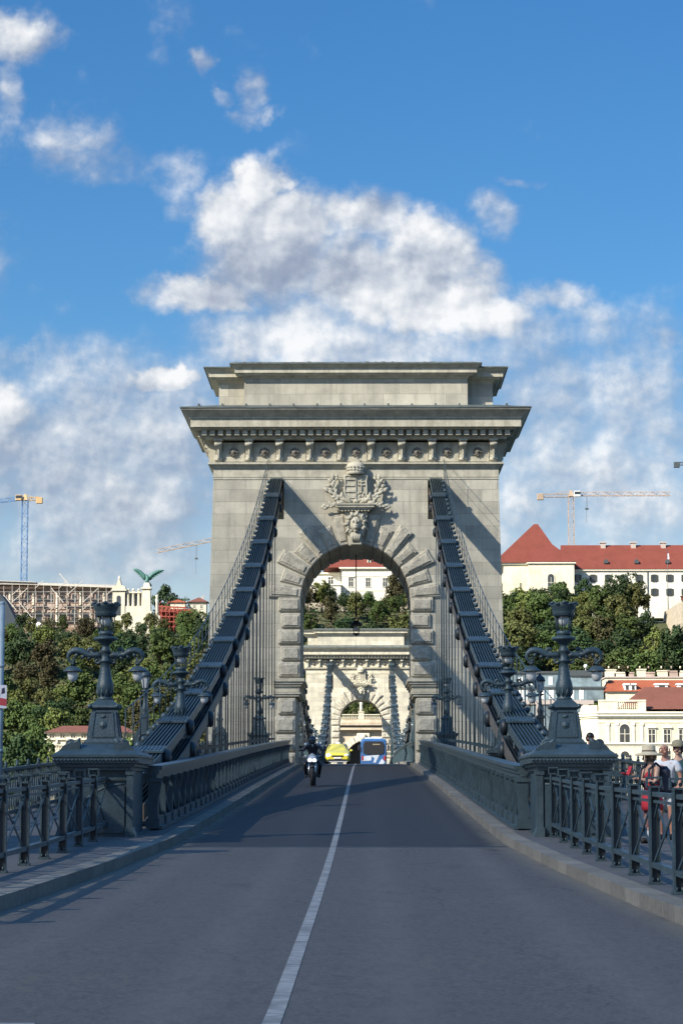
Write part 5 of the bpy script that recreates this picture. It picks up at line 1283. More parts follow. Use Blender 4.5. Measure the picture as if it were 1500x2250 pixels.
# white gate with the great bronze bird
D = 685; O = at(282, 1378, D)
t = bld('ornate_gate', 'ornate white stone gate with columns on the left skyline, beside the scaffolding', 'gate', O)
u = D/FPX
wall_box(t, -4.3, 6.0, 0, 3, -3, 5.6, M['whitestone']); wall_box(t, -4.6, -1.2, -.2, 3.2, -3, 10.2, M['whitestone'], 'gatehouse')
mb = MB(); mb.prism([(-4.9,10.2),(-.9,10.2),(-1.3,11.2),(-2.2,11.5),(-2.6,12.8),(-3.2,12.8),(-3.6,11.5),(-4.5,11.2)], -.4, 3.2, 'y'); mb.lathe([(.5,12.8),(.3,13.2),(.4,13.6),(.1,14.2)], 8, (-2.9,1,0)); mb.box(-5, -.8, -.6, 3.4, 9.9, 10.2); mb.build('gable', M['whitestone'], t)
mb = MB(); mb.prism([(-3.5,3.0),(-3.5,8)]+[(-2.9-.6*math.cos(math.pi*q/6), 8+.6*math.sin(math.pi*q/6)) for q in range(7)]+[(-2.3,3.0)], -.24, -.22, 'y'); mb.build('arched_opening', M['glass_dark'], t)
for x in (-.3, 1.1, 2.6): 
    mb = MB(); mb.lathe([(.55,5.6),(.45,5.9),(.40,6.2),(.34,9.0),(.5,9.3),(.55,9.5)], 10, (x,.6,0)); mb.box(x-.4, x+.4, .2, 1.0, 9.5, 9.8); mb.ball((x,.6,10.2), .4, 8); mb.build('column', M['whitestone'], t)
mb = MB(); mb.box(-1.2, 3.2, 1.4, 3.0, 5.6, 9.3); mb.build('dark_bay', M['glass_dark'], t); mb = MB(); mb.box(-1.3, 3.3, .1, 1.2, 9.3, 9.6); mb.box(-1.3,3.3,1.1,3.0,9.25,9.7); mb.build('lintel', M['whitestone'], t)
mb = MB(); mb.box(3.1, 6.4, -.8, 3.2, -3, 4.2); mb.frustum(4.2, 1.35, 1.8, 10.4, 1.1, 1.5, 4.7, 1.0); mb.box(3.3, 6.1, -.9, 3.0, 10.4, 10.8); mb.frustum(10.8, 1.0, 1.2, 12.2, .7, .8, 4.8, 1.0); mb.build('great_pillar', M['whitestone'], t)
mb = MB(); mb.lathe([(.6,3),(.5,4.2),(.4,6.5),(.6,7.2),(.3,8.0),(.5,8.6),(.1,9.3)], 10, (7.7,.8,0)); mb.box(6.4, 8.6, 0, 3, -3, 3); mb.build('side_pillar', M['whitestone'], t)
t = bld('bronze_bird', 'green bronze bird with spread wings perched on the white gate', 'statue', (O.x+4.8, D+1.0, O.z+12.2))
mb = MB(); rings = []
for q, (x, z, r_) in enumerate(((-.2,-.3,.35),(.0,.3,.6),(.2,1.0,.7),(.15,1.7,.55),(-.15,2.2,.35),(-.45,2.5,.28),(-.8,2.45,.10))):
    rings.append([(x+r_*math.cos(a)*.9, r_*math.sin(a), z+.25*r_*math.sin(a)) for a in [2*math.pi*i/10 for i in range(10)]])
mb.loft(rings); mb.tube([(.0,0,.4),(.9,.2,-.5),(1.3,.3,-.9)], [.4,.4,.15], 7)
mb.build('body', M['bronze'], t)
for s_, tip in ((-1, (-3.7, 0, 4.0)), (1, (4.6, 0, 3.6))):
    mb = MB(); rings = []
    for q in range(9):
        f_ = q/8; c_ = Vector((s_*.3, 0, 1.5)).lerp(Vector(tip), f_) + Vector((0, 0, .55*math.sin(math.pi*f_))); w_ = (1.25*(1-f_)**.6+.12) if q else .7; th = .22*(1-f_)+.06
        rings.append([(c_.x, c_.y-th, c_.z), (c_.x+s_*.2, c_.y, c_.z-w_*1.0), (c_.x, c_.y+th, c_.z), (c_.x-s_*.1, c_.y, c_.z+w_*.35)])
    mb.loft(rings)
    for q in range(5): f_ = .3+.15*q; c_ = Vector((s_*.3, 0, 1.3)).lerp(Vector(tip), f_); mb.prism([(c_.x, c_.z), (c_.x+s_*.35, c_.z-1.0*(1-f_*.5)), (c_.x-s_*.25, c_.z-.9*(1-f_*.5))], -.06, .06, 'y')
    mb.build('wing', M['bronze'], t)
# red scaffolding and the small villa
D = 700; O = at(345, 1378, D); t = bld('red_scaffold', 'rust red scaffolding to the right of the white gate', 'scaffold', O)
mb = MB(); wv = 8.0; 
for i in range(8):
    for y_ in (0, 1.6, 3.2): mb.bar((i*wv/7, y_, -3), (i*wv/7, y_, 6.4-.25*i), .16)
for lv in range(5):
    z = -.2+1.5*lv
    for y_ in (0, 1.6, 3.2): mb.bar((0, y_, z), (wv, y_, z-.1*lv), .14, .20)
    for i in range(0, 7, 2): mb.bar((i*wv/7, -.05, z), ((i+1)*wv/7, -.05, z+1.5), .12)
mb.build('tubes', M['scaf_red'], t); mb = MB()
for lv in range(4): mb.box(0, wv, .1, 3.1, -.15+1.5*lv, -.05+1.5*lv)
mb.build('decks', M['scaf_red'], t); MB().box(-.2, wv+2, 3.4, 4.0, -3, 5.2).build('backing_sheet', M['scaf_red'], t)
O = at(432, 1332, 715); t = bld('yellow_villa', 'small yellow villa with flat hipped brown roof beside the near tower, left', 'house', O)
wall_box(t, -2.0, 2.6, 0, 6, -8, 1.0, M['cream']); hip_roof(t, -2.0, 2.6, 0, 6, 1.0, 1.6, .7, M['tile_brown']); window(t, -.9, -.9, .7, 1.1); window(t, 1.2, -.9, .7, 1.1); mb = MB(); mb.box(1.2,1.8,2,2.6,1.5,3.0); mb.build('chimney', M['hotel_stone'], t)
O = at(385, 1330, 712); t = bld('low_villa', 'low cream pavilion roof above the red scaffolding', 'house', O); wall_box(t, -1.6, 2.6, 0, 5, -6, .6, M['cream']); hip_roof(t, -1.6, 2.6, 0, 5, .6, 1.1, .5, M['tile_orange'])
# construction fence and white truck at the foot of the scaffold
O = at(75, 1382, 668)
t = bld('site_cabins', 'white site cabin and fence at the foot of the scaffolded palace', 'cabin', (O.x, 668, O.z)); mb = MB(); mb.cbox(-2.6, 2.2, 0, 2.4, -1, 1.6, .1); mb.build('cabin', M['crane_white'], t); mb = MB(); mb.box(-8, 22, -.5, -.4, -1.2, .2); mb.build('hoarding', M['scaf_b'], t); MB().box(-1.6, -.6, -.02, 0, .2, 1.1).build('window', M['glass_dark'], t)

# ---------------------------------------------------------------- CRANES
def lattice(mb, A, B, w_, n, r_=.07, up=(0, 0, 1), tri=False):
    A = Vector(A); B = Vector(B); d = (B-A).normalized(); a = d.cross(Vector(up))
    if a.length < .1: a = Vector((1, 0, 0))
    a.normalize(); b = a.cross(d).normalized()
    if tri: cs = [(-.5, -.3), (.5, -.3), (0, .6)]
    else: cs = [(-.5, -.5), (.5, -.5), (.5, .5), (-.5, .5)]
    pt = lambda i, q: A + (B-A)*(i/n) + a*cs[q % len(cs)][0]*w_ + b*cs[q % len(cs)][1]*w_
    for q in range(len(cs)):
        mb.bar(pt(0, q), pt(n, q), r_*2)
        for i in range(n):
            mb.bar(pt(i, q), pt(i+1, q+1) if i % 2 else pt(i+1, q), r_) if False else mb.bar(pt(i, q+(i % 2)), pt(i+1, q+1-(i % 2)), r_*1.3)
            if i % 2 == 0: mb.bar(pt(i, q), pt(i, q+1), r_)
def crane(label, px, pyt, D, jibL, jibpx, cj, mm, mj, mc, hookat=None, hookl=0, mastw=1.7, tilt=0, base=None, cabin=True, shift=0):
    P = at(px, pyt, D); b0 = base if base is not None else 40
    t = bld('tower_crane', label, 'crane', (P.x, D, b0)); H = P.z-b0
    mb = MB(); lattice(mb, (0,0,0), (0,0,H), mastw, int(H/2.0), .085, up=(0,1,0)); mb.build('mast', mm, t)
    mb = MB(); lattice(mb, (0,0,H+.6), (jibL, 0, H+.6+tilt), 1.3, max(6, int(abs(jibL)/1.8)), .075, tri=True); mb.build('jib', mj, t)
    s_ = -1 if jibL > 0 else 1
    mb = MB(); lattice(mb, (0,0,H+.3), (s_*cj, 0, H+.3-tilt*.1), 1.0, 5, .07); mb.bar((s_*cj*.5,0,H+1.0),(0,0,H+2.0),.12); mb.build('counter_jib', mc, t)
    mb = MB(); mb.cbox(s_*cj-1.0, s_*cj+1.0, -.6, .6, H-1.1, H+.9, .1); mb.build('counterweight', mc, t)
    mb = MB(); mb.frustum(H, .9, .9, H+1.9, .35, .35); mb.build('tower_head', mc, t)
    mb = MB(); mb.cbox(.9 if s_ < 0 else -2.9, 2.9 if s_ < 0 else -.9, -1.4, -.2, H-.2, H+1.6, .12); cb = mb.build('cab', M['crane_white'] if cabin else mc, t); MB().box(1.0 if s_ < 0 else -2.8, 2.8 if s_ < 0 else -1.0, -1.43, -1.41, H+.5, H+1.4).build('pane', M['glass_dark'], cb)
    if hookat is not None:
        mb = MB(); z1 = H+.2+tilt*hookat/jibL; mb.bar((hookat-.15,0,z1),(hookat-.15,0,z1-hookl),.07); mb.bar((hookat+.15,0,z1),(hookat+.15,0,z1-hookl*.45),.07); mb.box(hookat-.5,hookat+.5,-.3,.3,z1-hookl*.45-.5,z1-hookl*.45); mb.build('hoist_line', M['dark_metal'], t)
    return t
crane('sand coloured tower crane with long level jib above the red roofed palace', 1257, 1091, 760, 220*760/FPX, 0, 9.5, M['crane_grey'], M['crane_grey'], M['crane_sand'], hookat=4.9, hookl=8.5, base=45)
crane('blue tower crane with orange counter jib above the scaffolded palace', 49, 1098, 780, -22, 0, 4.6, M['crane_blue'], M['crane_blue'], M['crane_orange'], base=44, tilt=-2.6, mastw=1.8, cabin=False)
t = crane('crane with its jib reaching out from behind the near tower, left', 492, 1186, 800, -22.2, 0, 6, M['crane_grey'], M['crane_sand'], M['crane_sand'], hookat=-9.2, hookl=9.5, base=42, tilt=-4.6)
crane('grey crane of which only the counter jib shows at the right edge', 1520, 1020, 860, 20, 0, 4.5, M['crane_grey'], M['crane_grey'], M['dark_metal'], base=40, cabin=False)

# ---------------------------------------------------------------- lower town, right
gz = -2.6
D = 470; O = at(1310, 1640, D); u = D/FPX
t = bld('cream_palazzo', 'cream yellow palazzo with arched windows, balustrade and brown hipped roof at lower right', 'building', (O.x, D, gz)); Z = lambda py: (1750-py)*u - gz
X = lambda px: (px-1310)*u
wall_box(t, 0, 30, 0, 16, 0, Z(1580), M['cream'])
mb = MB(); mb.prism([(0,0),(-2.9,3.6),(-2.9,16),(0,16)], 0, Z(1580), 'z'); mb.build('canted_wall', M['cream'], t)
mb = MB()
for z0, z1, o_ in ((Z(1580),Z(1576),.25),(Z(1576),Z(1570),.55),(Z(1570),Z(1566),.75)):
    mb.prism([(-o_*.4,-o_),(30+o_,-o_),(30+o_,16),(-2.9-o_,16),(-2.9-o_,3.6-o_*.4)], z0, z1, 'z')
mb.build('cornice', M['trim'], t)
bands(t, 0, 30, 0, [(Z(1640),Z(1637),.12),(Z(1637),Z(1634),.3)], name='string_course'); bands(t, 0, 30, 0, [(Z(1590),Z(1588),.12)], name='architrave')
mb = MB(); mb.box(.2, 9.2, -.1, .6, Z(1566), Z(1561)); mb.box(.2, 9.2, -.1, .6, Z(1544), Z(1540)); mb.box(.2, 3.8, 0, .5, Z(1561), Z(1544)); mb.box(7.6, 9.2, 0, .5, Z(1561), Z(1544))
for q in range(10): mb.lathe([(.08,0),(.14,.3),(.08,.9),(.1,1.45)], 6, (4.0+.38*q,.25,Z(1561)))
mb.prism([(-.1,-.1),(-2.9,3.5),(-2.4,3.8),(.4,.4)], Z(1566), Z(1552), 'z'); mb.build('balustrade', M['cream'], t)
window(t, X(1369), Z(1633), 1.9, Z(1604)-Z(1633), arch=True, frame=M['trim']); window(t, X(1369), Z(1676), 1.7, Z(1662)-Z(1676), arch=True, frame=M['trim'])
for px in (1332, 1352, 1387, 1406): mb = MB(); mb.box(X(px)-.28, X(px)+.28, -.16, 0, Z(1634), Z(1590)); mb.box(X(px)-.36, X(px)+.36, -.24, 0, Z(1596), Z(1591)); mb.build('pilaster', M['trim'], t)
for i in range(6):
    x = X(1428+33.5*i); window(t, x, Z(1634), 1.25, Z(1605)-Z(1634), pedi=True); window(t, x, Z(1676), 1.25, Z(1652)-Z(1676))
window(t, X(1330), Z(1676), 1.0, Z(1655)-Z(1676))
mb = MB(); x0 = X(1408); mb._add([(x0-4.0,.9,Z(1560)),(30,.9,Z(1560)),(30,15,Z(1560)),(x0-4.0,15,Z(1560)),(x0+1.4,8,Z(1508)),(30,8,Z(1508))], [(0,1,5,4),(1,2,5),(2,3,4,5),(3,0,4),(0,3,2,1)]); mb.build('roof', M['tile_brown'], t)
# orange roofed house behind
D2 = 500; O = at(1330, 1640, D2); u2 = D2/FPX; Z2 = lambda py: (1750-py)*u2-gz
t = bld('orange_roofed_house', 'yellow house with bright orange roof and white dormers behind the cream palazzo', 'building', (O.x, D2, gz))
wall_box(t, 0, 30, 0, 12, 0, Z2(1522), M['cream']); mb = MB(); mb._add([(-.4,-.5,Z2(1522)),(30,-.5,Z2(1522)),(30,12.5,Z2(1522)),(-.4,12.5,Z2(1522)),(1.0,6,Z2(1494)),(30,6,Z2(1494))], [(0,1,5,4),(1,2,5),(2,3,4,5),(3,0,4),(0,3,2,1)]); mb.build('roof', M['tile_orange'], t)
for px in (1376, 1389, 1452, 1500): 
    x = (px-1330)*u2; mb = MB(); w_ = .6 if px < 1400 else 1.2; mb.box(x-w_, x+w_, .3, 3, Z2(1520), Z2(1507)); mb.box(x-w_*1.15, x+w_*1.15, .1, 3, Z2(1507), Z2(1504)); d_ = mb.build('dormer', M['crane_white'], t); MB().box(x-w_*.5, x+w_*.5, .27, .29, Z2(1518), Z2(1509)).build('pane', M['glass_dark'], d_)
# row of chimneys of the house behind that
D3 = 515; O = at(1330, 1640, D3); u3 = D3/FPX; Z3 = lambda py: (1750-py)*u3-gz
t = bld('chimneyed_house', 'beige house whose row of broad chimneys shows above the orange roof', 'building', (O.x, D3, gz))
wall_box(t, 0, 30, 0, 9, 0, Z3(1492), M['cream']); mb = MB(); mb.box(-.2, 30, -.2, 9.2, Z3(1492), Z3(1489)); mb.build('flat_roof', M['hotel_stone'], t)
for px, w_ in ((1340,1.1),(1364,1.5),(1382,.9),(1408,.9),(1427,.9),(1456,1.2),(1478,1.2),(1496,.8)):
    x = (px-1330)*u3; mb = MB(); mb.box(x-w_, x+w_, .3, 1.6, Z3(1489), Z3(1474+(px*7)%9)); mb.box(x-w_*1.1, x+w_*1.1, .2, 1.7, Z3(1474+(px*7)%9), Z3(1471+(px*7)%9)); mb.lathe([(.16,Z3(1471)),(.16,Z3(1466))], 6, (x-.3*w_,.9,0)); mb.build('chimney', M['pinkstone'] if px % 4 else M['cream'], t)
# glass hotel
D4 = 500; O = at(1118, 1650, D4); u4 = D4/FPX; Z4 = lambda py: (1750-py)*u4-gz; X4 = lambda px: (px-1118)*u4
t = bld('glass_hotel', 'modern hotel with glass storeys, dark roof edges and pink grey piers', 'building', (O.x, D4, gz))
wall_box(t, -4, X4(1300), 0, 14, 0, Z4(1542), M['glass_blue'], 'glazing'); wall_box(t, -4, X4(1326), 1.6, 14, Z4(1541.9), Z4(1514), M['glass_blue'], 'upper_glazing'); wall_box(t, X4(1255), X4(1322), 3, 14, Z4(1511), Z4(1486), M['glass_blue'], 'roof_pavilion'); wall_box(t, -4, X4(1248), 3, 14, Z4(1511), Z4(1480), M['glass_blue'], 'set_back_storey')
mb = MB(); mb.box(-4.2, X4(1330), 1.2, 14.2, Z4(1514), Z4(1510.5)); mb.box(-4.2, X4(1250), 2.6, 14.2, Z4(1480), Z4(1476)); mb.box(X4(1252), X4(1326), 2.6, 14.2, Z4(1486), Z4(1474)); mb.build('roof_edge', M['dark_metal'], t)
mb = MB(); mb.box(-4.1, X4(1302), -.35, 1.7, Z4(1550), Z4(1541)); mb.box(-4.1, X4(1302), -.3, .1, Z4(1618), Z4(1605)); mb.build('stone_band', M['hotel_stone'], t)
for i, px in enumerate((1112, 1148, 1182, 1216, 1250, 1284)):
    mb = MB(); mb.box(X4(px)-.55, X4(px)+.55, -.4, .1, 0, Z4(1550)); mb.build('pier', M['hotel_stone'], t)
for i in range(14):
    x = X4(1118+13*i); mb = MB(); mb.box(x-.06, x+.06, -.08, .02, 0, Z4(1550)); mb.box(x+.8, x+1.3, -.06, -.01, Z4(1604), Z4(1575)) if i % 2 else None; mb.box(x-.06, x+.06, 1.52, 1.62, Z4(1541), Z4(1514)); mb.build('mullion', M['crane_white'] if i % 3 == 0 else M['pole'], t)
mb = MB()
for q in range(7): x = X4(1140+22*q); mb.box(x, x+.9, 1.55, 1.59, Z4(1538), Z4(1518)); mb.box(x, x+.8, 2.95, 2.98, Z4(1506), Z4(1488)) if q < 5 else None
mb.build('white_blinds', M['crane_white'], t)  # blinds in plain white
mb = MB(); mb.tube([(X4(1293),8,Z4(1474)),(X4(1293),8,Z4(1466))], .06, 5); mb.ball((X4(1293),8,Z4(1462)), .42, 8); mb.build('antenna_ball', M['crane_white'], t)

# ---------------------------------------------------------------- tunnel portal seen under the second tower
D = 562; u = D/FPX; O = at(792, 1640, D); Zt = lambda py: (1750-py)*u-gz
t = bld('tunnel_portal', 'classical stone tunnel portal with heavy cornice seen through both arches', 'portal', (O.x, D, gz))
M['portal'] = mat('warm portal stone', (.50,.43,.32), .85, var=.15, vs=.8, c2=(.34,.27,.20), streak=.4)
n = 14; r_ = 3.9; zc = Zt(1668); poly = [(-13, 0), (-13, Zt(1610)), (13, Zt(1610)), (13, 0), (r_+.6, 0)] + [(.6+r_*math.cos(math.pi*q/n), zc+r_*math.sin(math.pi*q/n)) for q in range(n+1)] + [(-r_+.6, 0)]
MB().prism(poly, 0, 5, 'y').build('wall', M['portal'], t)
MB().box(-6, 7, 5.2, 30, -.5, 17).build('tunnel_darkness', M['black'], t)  # black block stands in for the unlit bore behind the arch
mb = MB(); mb.box(-13.3, 13.3, -.3, 5, Zt(1610), Zt(1606)); mb.box(-13.6, 13.6, -1.3, 5, Zt(1606), Zt(1600)); mb.box(-13.3, 13.3, -.6, 5, Zt(1600), Zt(1596)); mb.box(-14, 14, -1.8, 5, Zt(1596), Zt(1590)); mb.box(-13, 13, -.4, 5, Zt(1590), Zt(1583)); mb.build('cornice', M['portal'], t)
for x in (-10, -6.2, 6.8, 10.4): mb = MB(); mb.lathe([(1.0,0),(.95,.5),(.8,.9),(.68,Zt(1618)),(.95,Zt(1613)),(1.0,Zt(1610.5))], 14, (x,-.9,0)); mb.build('column', M['portal'], t)
for q in range(n): 
    a0 = math.pi*q/n+.02; a1 = math.pi*(q+1)/n-.02; mb = MB(); mb.prism([(.6+r*math.cos(a), zc+r*math.sin(a)) for r, a in ((r_,a0),(r_+1.5,a0),(r_+1.5,a1),(r_,a1))], -.35, 0, 'y'); mb.build('voussoir', M['whitestone'], t)
mb = MB(); mb.cbox(-.9, 2.1, -.7, 0, Zt(1632), Zt(1612), .15); mb.ball((.6,-.8,Zt(1621)), .8, 10); mb.build('keystone', M['whitestone'], t)
mb = MB()
for q in range(60): mb.lathe([(.09,0),(.15,.3),(.08,.8),(.1,1.0)], 6, (-12.6+.43*q,.2,Zt(1583)))
mb.box(-13, 13, -.05, .45, Zt(1583)+1.0, Zt(1583)+1.2); mb.build('balustrade', M['whitestone'], t)
for i, (px, py0, w_, kind, lb) in enumerate(((775, 1580, 1.3, 'green', 'clipped conical tree left above the tunnel portal'), (806, 1580, 1.3, 'green', 'clipped conical tree right above the tunnel portal'))):
    p = at(px, 1583, 570); t = thing('conical_tree', lb, 'tree', (p.x, 570, hill_h(p.x, 570)))
    me = crown_mesh('crown', 40+i, LM[kind], 1.2, 3.6, nl=16, per=40, leaf=.4); o = bpy.data.objects.new('crown', me); col.objects.link(o); o.parent = t; o.location = (0,0,p.z+3.4-hill_h(p.x,570)); mb = MB(); mb.tube([(0,0,-.3),(0,0,p.z-hill_h(p.x,570)+2)], .12, 6); mb.build('trunk', M['bark'], t)
p = at(793, 1583, 566); t = thing('garden_statue', 'pale figure on a tall plinth above the tunnel portal', 'statue', (p.x, 566, p.z)); mb = MB(); mb.box(-.6,.6,-.5,.5,-3,1.6); mb.box(-.75,.75,-.65,.65,1.6,1.8); mb.build('plinth', M['whitestone'], t); mb = MB(); mb.lathe([(.45,1.8),(.40,2.6),(.30,3.2),(.42,3.8),(.15,4.1),(.24,4.4),(.1,4.65)], 10); mb.build('figure', M['whitestone'], t)

# ---------------------------------------------------------------- pavilion with brown roof, lower left
D = 490; u = D/FPX; O = at(160, 1640, D); Zp = lambda py: (1750-py)*u-gz
t = bld('garden_pavilion', 'long low pavilion with brown roof and cream walls beside the dark pedestal, lower left', 'building', (O.x, D, gz))
wall_box(t, -5.0, 12, 0, 10, 0, Zp(1611), M['whitestone']); mb = MB(); mb._add([(-5.6,-.8,Zp(1611)),(12.6,-.8,Zp(1611)),(12.6,10.8,Zp(1611)),(-5.6,10.8,Zp(1611)),(-2.5,5,Zp(1595)),(9.5,5,Zp(1595))], [(0,1,5,4),(1,2,5),(2,3,4,5),(3,0,4),(0,3,2,1)]); mb.build('roof', M['tile_brown'], t)
bands(t, -5.0, 12, 0, [(Zp(1627),Zp(1625),.4),(Zp(1613),Zp(1611),.5),(Zp(1640),Zp(1638),.4)])
for i in range(8): x = -4+2.1*i; window(t, x, Zp(1623), .9, Zp(1615)-Zp(1623), frame=M['whitestone']); mb = MB(); mb.lathe([(.28,Zp(1638)),(.22,Zp(1628))], 8, (x+1.05,-.3,0)); mb.build('column', M['whitestone'], t)
wall_box(t, -6, 4, -3, 0, 0, Zp(1650), M['whitestone'], 'terrace'); mb = MB()
for q in range(18): mb.lathe([(.09,0),(.16,.3),(.08,.75),(.1,.9)], 6, (-5.7+.5*q,-2.8,Zp(1650)))
mb.box(-6, 3.4, -3, -2.6, Zp(1650)+.9, Zp(1650)+1.1); mb.build('balustrade', M['whitestone'], t)
# wall band of town houses at the far left and right along the river so the bank does not end bare
for i, (x, w_, h, mm, rr, lb) in enumerate(((-150, 34, 15, 'cream', 'tile_brown', 'long riverside house far out on the left bank'), (118, 36, 17, 'white_wall', 'tile_red', 'long riverside house far out on the right bank'), (-215, 40, 17, 'white_wall', 'tile_orange', 'second riverside house farther out on the left bank'), (190, 40, 15, 'cream', 'tile_brown', 'second riverside house farther out on the right bank'))):
    t = bld('riverside_house', lb, 'building', (x-w_/2, 478, gz)); wall_box(t, 0, w_, 0, 14, 0, h, M[mm]); hip_roof(t, 0, w_, 0, 14, h, 5, .6, M[rr])
    for k_ in range(8):
        for lv in range(4): window(t, 2+k_*(w_-4)/7, 1.5+lv*(h-2)/4, 1.3, 2.0)

# ================================================================== VEHICLES
M['taxi'] = mat('yellow car paint', (.42,.38,.030), .28, var=.04, spec=.6, coat=.5); M['bus_blue'] = mat('blue bus paint', (.025,.085,.22), .3, var=.06, coat=.4); M['bus_white'] = mat('white print on the bus', (.36,.40,.46), .4, var=.15, vs=3)
M['lamp_clear'] = mat('headlamp glass', (.75,.76,.74), .12, var=.05, spec=.8); M['lamp_lit'] = mat('lit headlamp', (.8,.8,.78), .2, emis=((1,.98,.92), 3.0)); M['plate'] = mat('number plate', (.6,.6,.58), .5)
def wheel(t, x, y, r_, w_, name='wheel'):
    mb = MB(); Mx = Matrix.Translation((x, y, r_)) @ Matrix.Rotation(math.pi/2, 4, 'Y')
    mb.lathe([(r_*.55,-w_/2),(r_*.93,-w_/2),(r_,-w_*.3),(r_,w_*.3),(r_*.93,w_/2),(r_*.55,w_/2)], 20, M=Mx); o = mb.build(name, M['rubber'], t)
    mb = MB(); mb.lathe([(.05,-w_/2-.005),(r_*.58,-w_/2-.002),(r_*.60,w_/2+.002),(.05,w_/2+.005)], 16, M=Mx); mb.build('rim', M['chrome'], o)
# taxi facing the camera (front at -y)
zt = rz(175); slope = math.atan(rz(176)-rz(175))
t = thing('taxi_car', 'yellow hatchback taxi coming over the bridge towards the viewer', 'car', (-1.47, 175, zt))
mb = MB()
def ring(y, w_, z0, z1, tw, shoulder):
    # cross-section: lower body then glasshouse
    return [(-w_*.92,y,z0),(-w_,y,z0+.12),(-w_,y,shoulder*.8+z0*.2),(-w_*.97,y,shoulder),(-tw,y,z1),(-tw*.55,y,z1+.03),(tw*.55,y,z1+.03),(tw,y,z1),(w_*.97,y,shoulder),(w_,y,shoulder*.8+z0*.2),(w_,y,z0+.12),(w_*.92,y,z0)]
R_ = [ring(-.02,.70,.32,.55,.60,.52), ring(.06,.80,.22,.68,.66,.62), ring(.25,.85,.19,.78,.70,.72), ring(.7,.865,.18,.88,.74,.82), ring(1.10,.87,.18,.96,.76,.90), ring(1.30,.87,.18,1.04,.72,.93), ring(1.95,.87,.18,1.42,.60,.95), ring(2.4,.87,.18,1.47,.60,.96), ring(3.1,.87,.18,1.46,.60,.97), ring(3.7,.86,.2,1.36,.58,.97), ring(4.05,.84,.24,1.10,.64,.96), ring(4.18,.78,.34,.90,.68,.85)]
mb.loft(R_); mb.build('body', M['taxi'], t)
mb = MB(); mb._add([(-.68,1.255,1.02),(.68,1.255,1.02),(.575,1.90,1.405),(-.575,1.90,1.405)], [(0,1,2,3)]); mb._add([(-.68,1.285,.98),(.68,1.285,.98),(.575,1.93,1.36),(-.575,1.93,1.36)], [(3,2,1,0)]); mb.build('windscreen', M['glass_dark'], t)
for s_ in (-1, 1):
    mb = MB(); mb._add([(s_*.865,1.5,.99),(s_*.66,2.0,1.36),(s_*.64,3.1,1.38),(s_*.70,3.6,1.28),(s_*.865,3.75,1.02)], [(0,1,2,3,4)]); mb.build('side_window', M['glass_dark'], t)
    mb = MB(); mb.ball((s_*.64,.10,.64), .15, 12, (1.25,.9,.62)); mb.build('headlight', M['lamp_lit'] if s_ < 0 else M['lamp_clear'], t)
    mb = MB(); mb.ball((s_*.98,1.45,1.0), .12, 10, (1,.7,.75)); mb.box(min(s_*.86,s_*.95), max(s_*.86,s_*.95), 1.42, 1.48, .96, 1.0); mb.build('wing_mirror', M['taxi'], t)
    for y_ in (.82, 3.4): wheel(t, s_*.78, y_, .32, .2)
    mb = MB(); mb.ball((s_*.60,.02,.32), .07, 8, (1.3,.5,1)); mb.build('fog_lamp', M['lamp_clear'], t)
mb = MB(); mb.cbox(-.42,.42,-.055,.06,.52,.63,.02); mb.build('grille', M['black'], t)
mb = MB(); mb.cbox(-.66,.66,-.045,.10,.225,.36,.02); mb.build('lower_intake', M['black'], t)
mb = MB(); mb.box(-.26,.26,-.07,-.05,.40,.50); mb.build('number_plate', M['plate'], t)
mb = MB(); mb.cbox(-.72,.72,-.03,.12,.17,.215,.01); mb.build('front_lip', M['bus_white'], t)
mb = MB(); mb.cbox(-.16,.16,2.3,2.45,1.49,1.60,.02); mb.build('roof_light', M['crane_white'], t)
# bus driving away on the right lane
zb = rz(242)
t = thing('city_bus', 'blue and white city bus with big black window, ahead on the bridge', 'bus', (1.34, 242, zb))
mb = MB(); rings = []
def brng(y, w_, z0, z1, c=.22): return [(-w_,y,z0),(-w_,y,z1-c),(-w_+c*.35,y,z1-c*.3),(-w_+c,y,z1),(w_-c,y,z1),(w_-c*.35,y,z1-c*.3),(w_,y,z1-c),(w_,y,z0)]
mb.loft([brng(-.02,1.18,.38,2.95), brng(.12,1.27,.32,3.10), brng(11.6,1.27,.32,3.10), brng(11.8,1.18,.38,2.98)], smooth=False); mb.build('body', M['bus_blue'], t)
mb = MB(); mb.prism([(-1.0,1.72),(-.6,1.60),(.6,1.60),(1.0,1.72),(1.02,2.55),(.85,2.86),(-.85,2.86),(-1.02,2.55)], -.10, .02, 'y'); mb.build('window', M['black'], t)
mb = MB(); mb.box(-.10,.62,-.115,-.10,2.52,2.62); mb.build('route_display', mat('dim amber display', (.10,.08,.05), .4, emis=((.9,.75,.5), .12)), t)
mb = MB(); mb.prism([(-1.15,.95),(-.25,1.0),(-.15,1.5),(-1.1,1.42)], -.045, -.02, 'y'); mb.prism([(-.25,1.5),(.55,1.55),(.2,.80),(-.05,.80),(.1,1.2)], -.046, -.02, 'y'); mb.prism([(.45,.62),(.8,1.2),(1.1,.85),(.9,.6)], -.046, -.02, 'y'); mb.prism([(-.1,.55),(1.0,.58),(1.0,.50),(-.1,.48)], -.047, -.02, 'y'); mb.build('printed_panel', M['bus_white'], t)
mb = MB(); mb.box(-1.2,1.2,-.08,.1,.36,.42); mb.build('bumper_edge', M['black'], t)
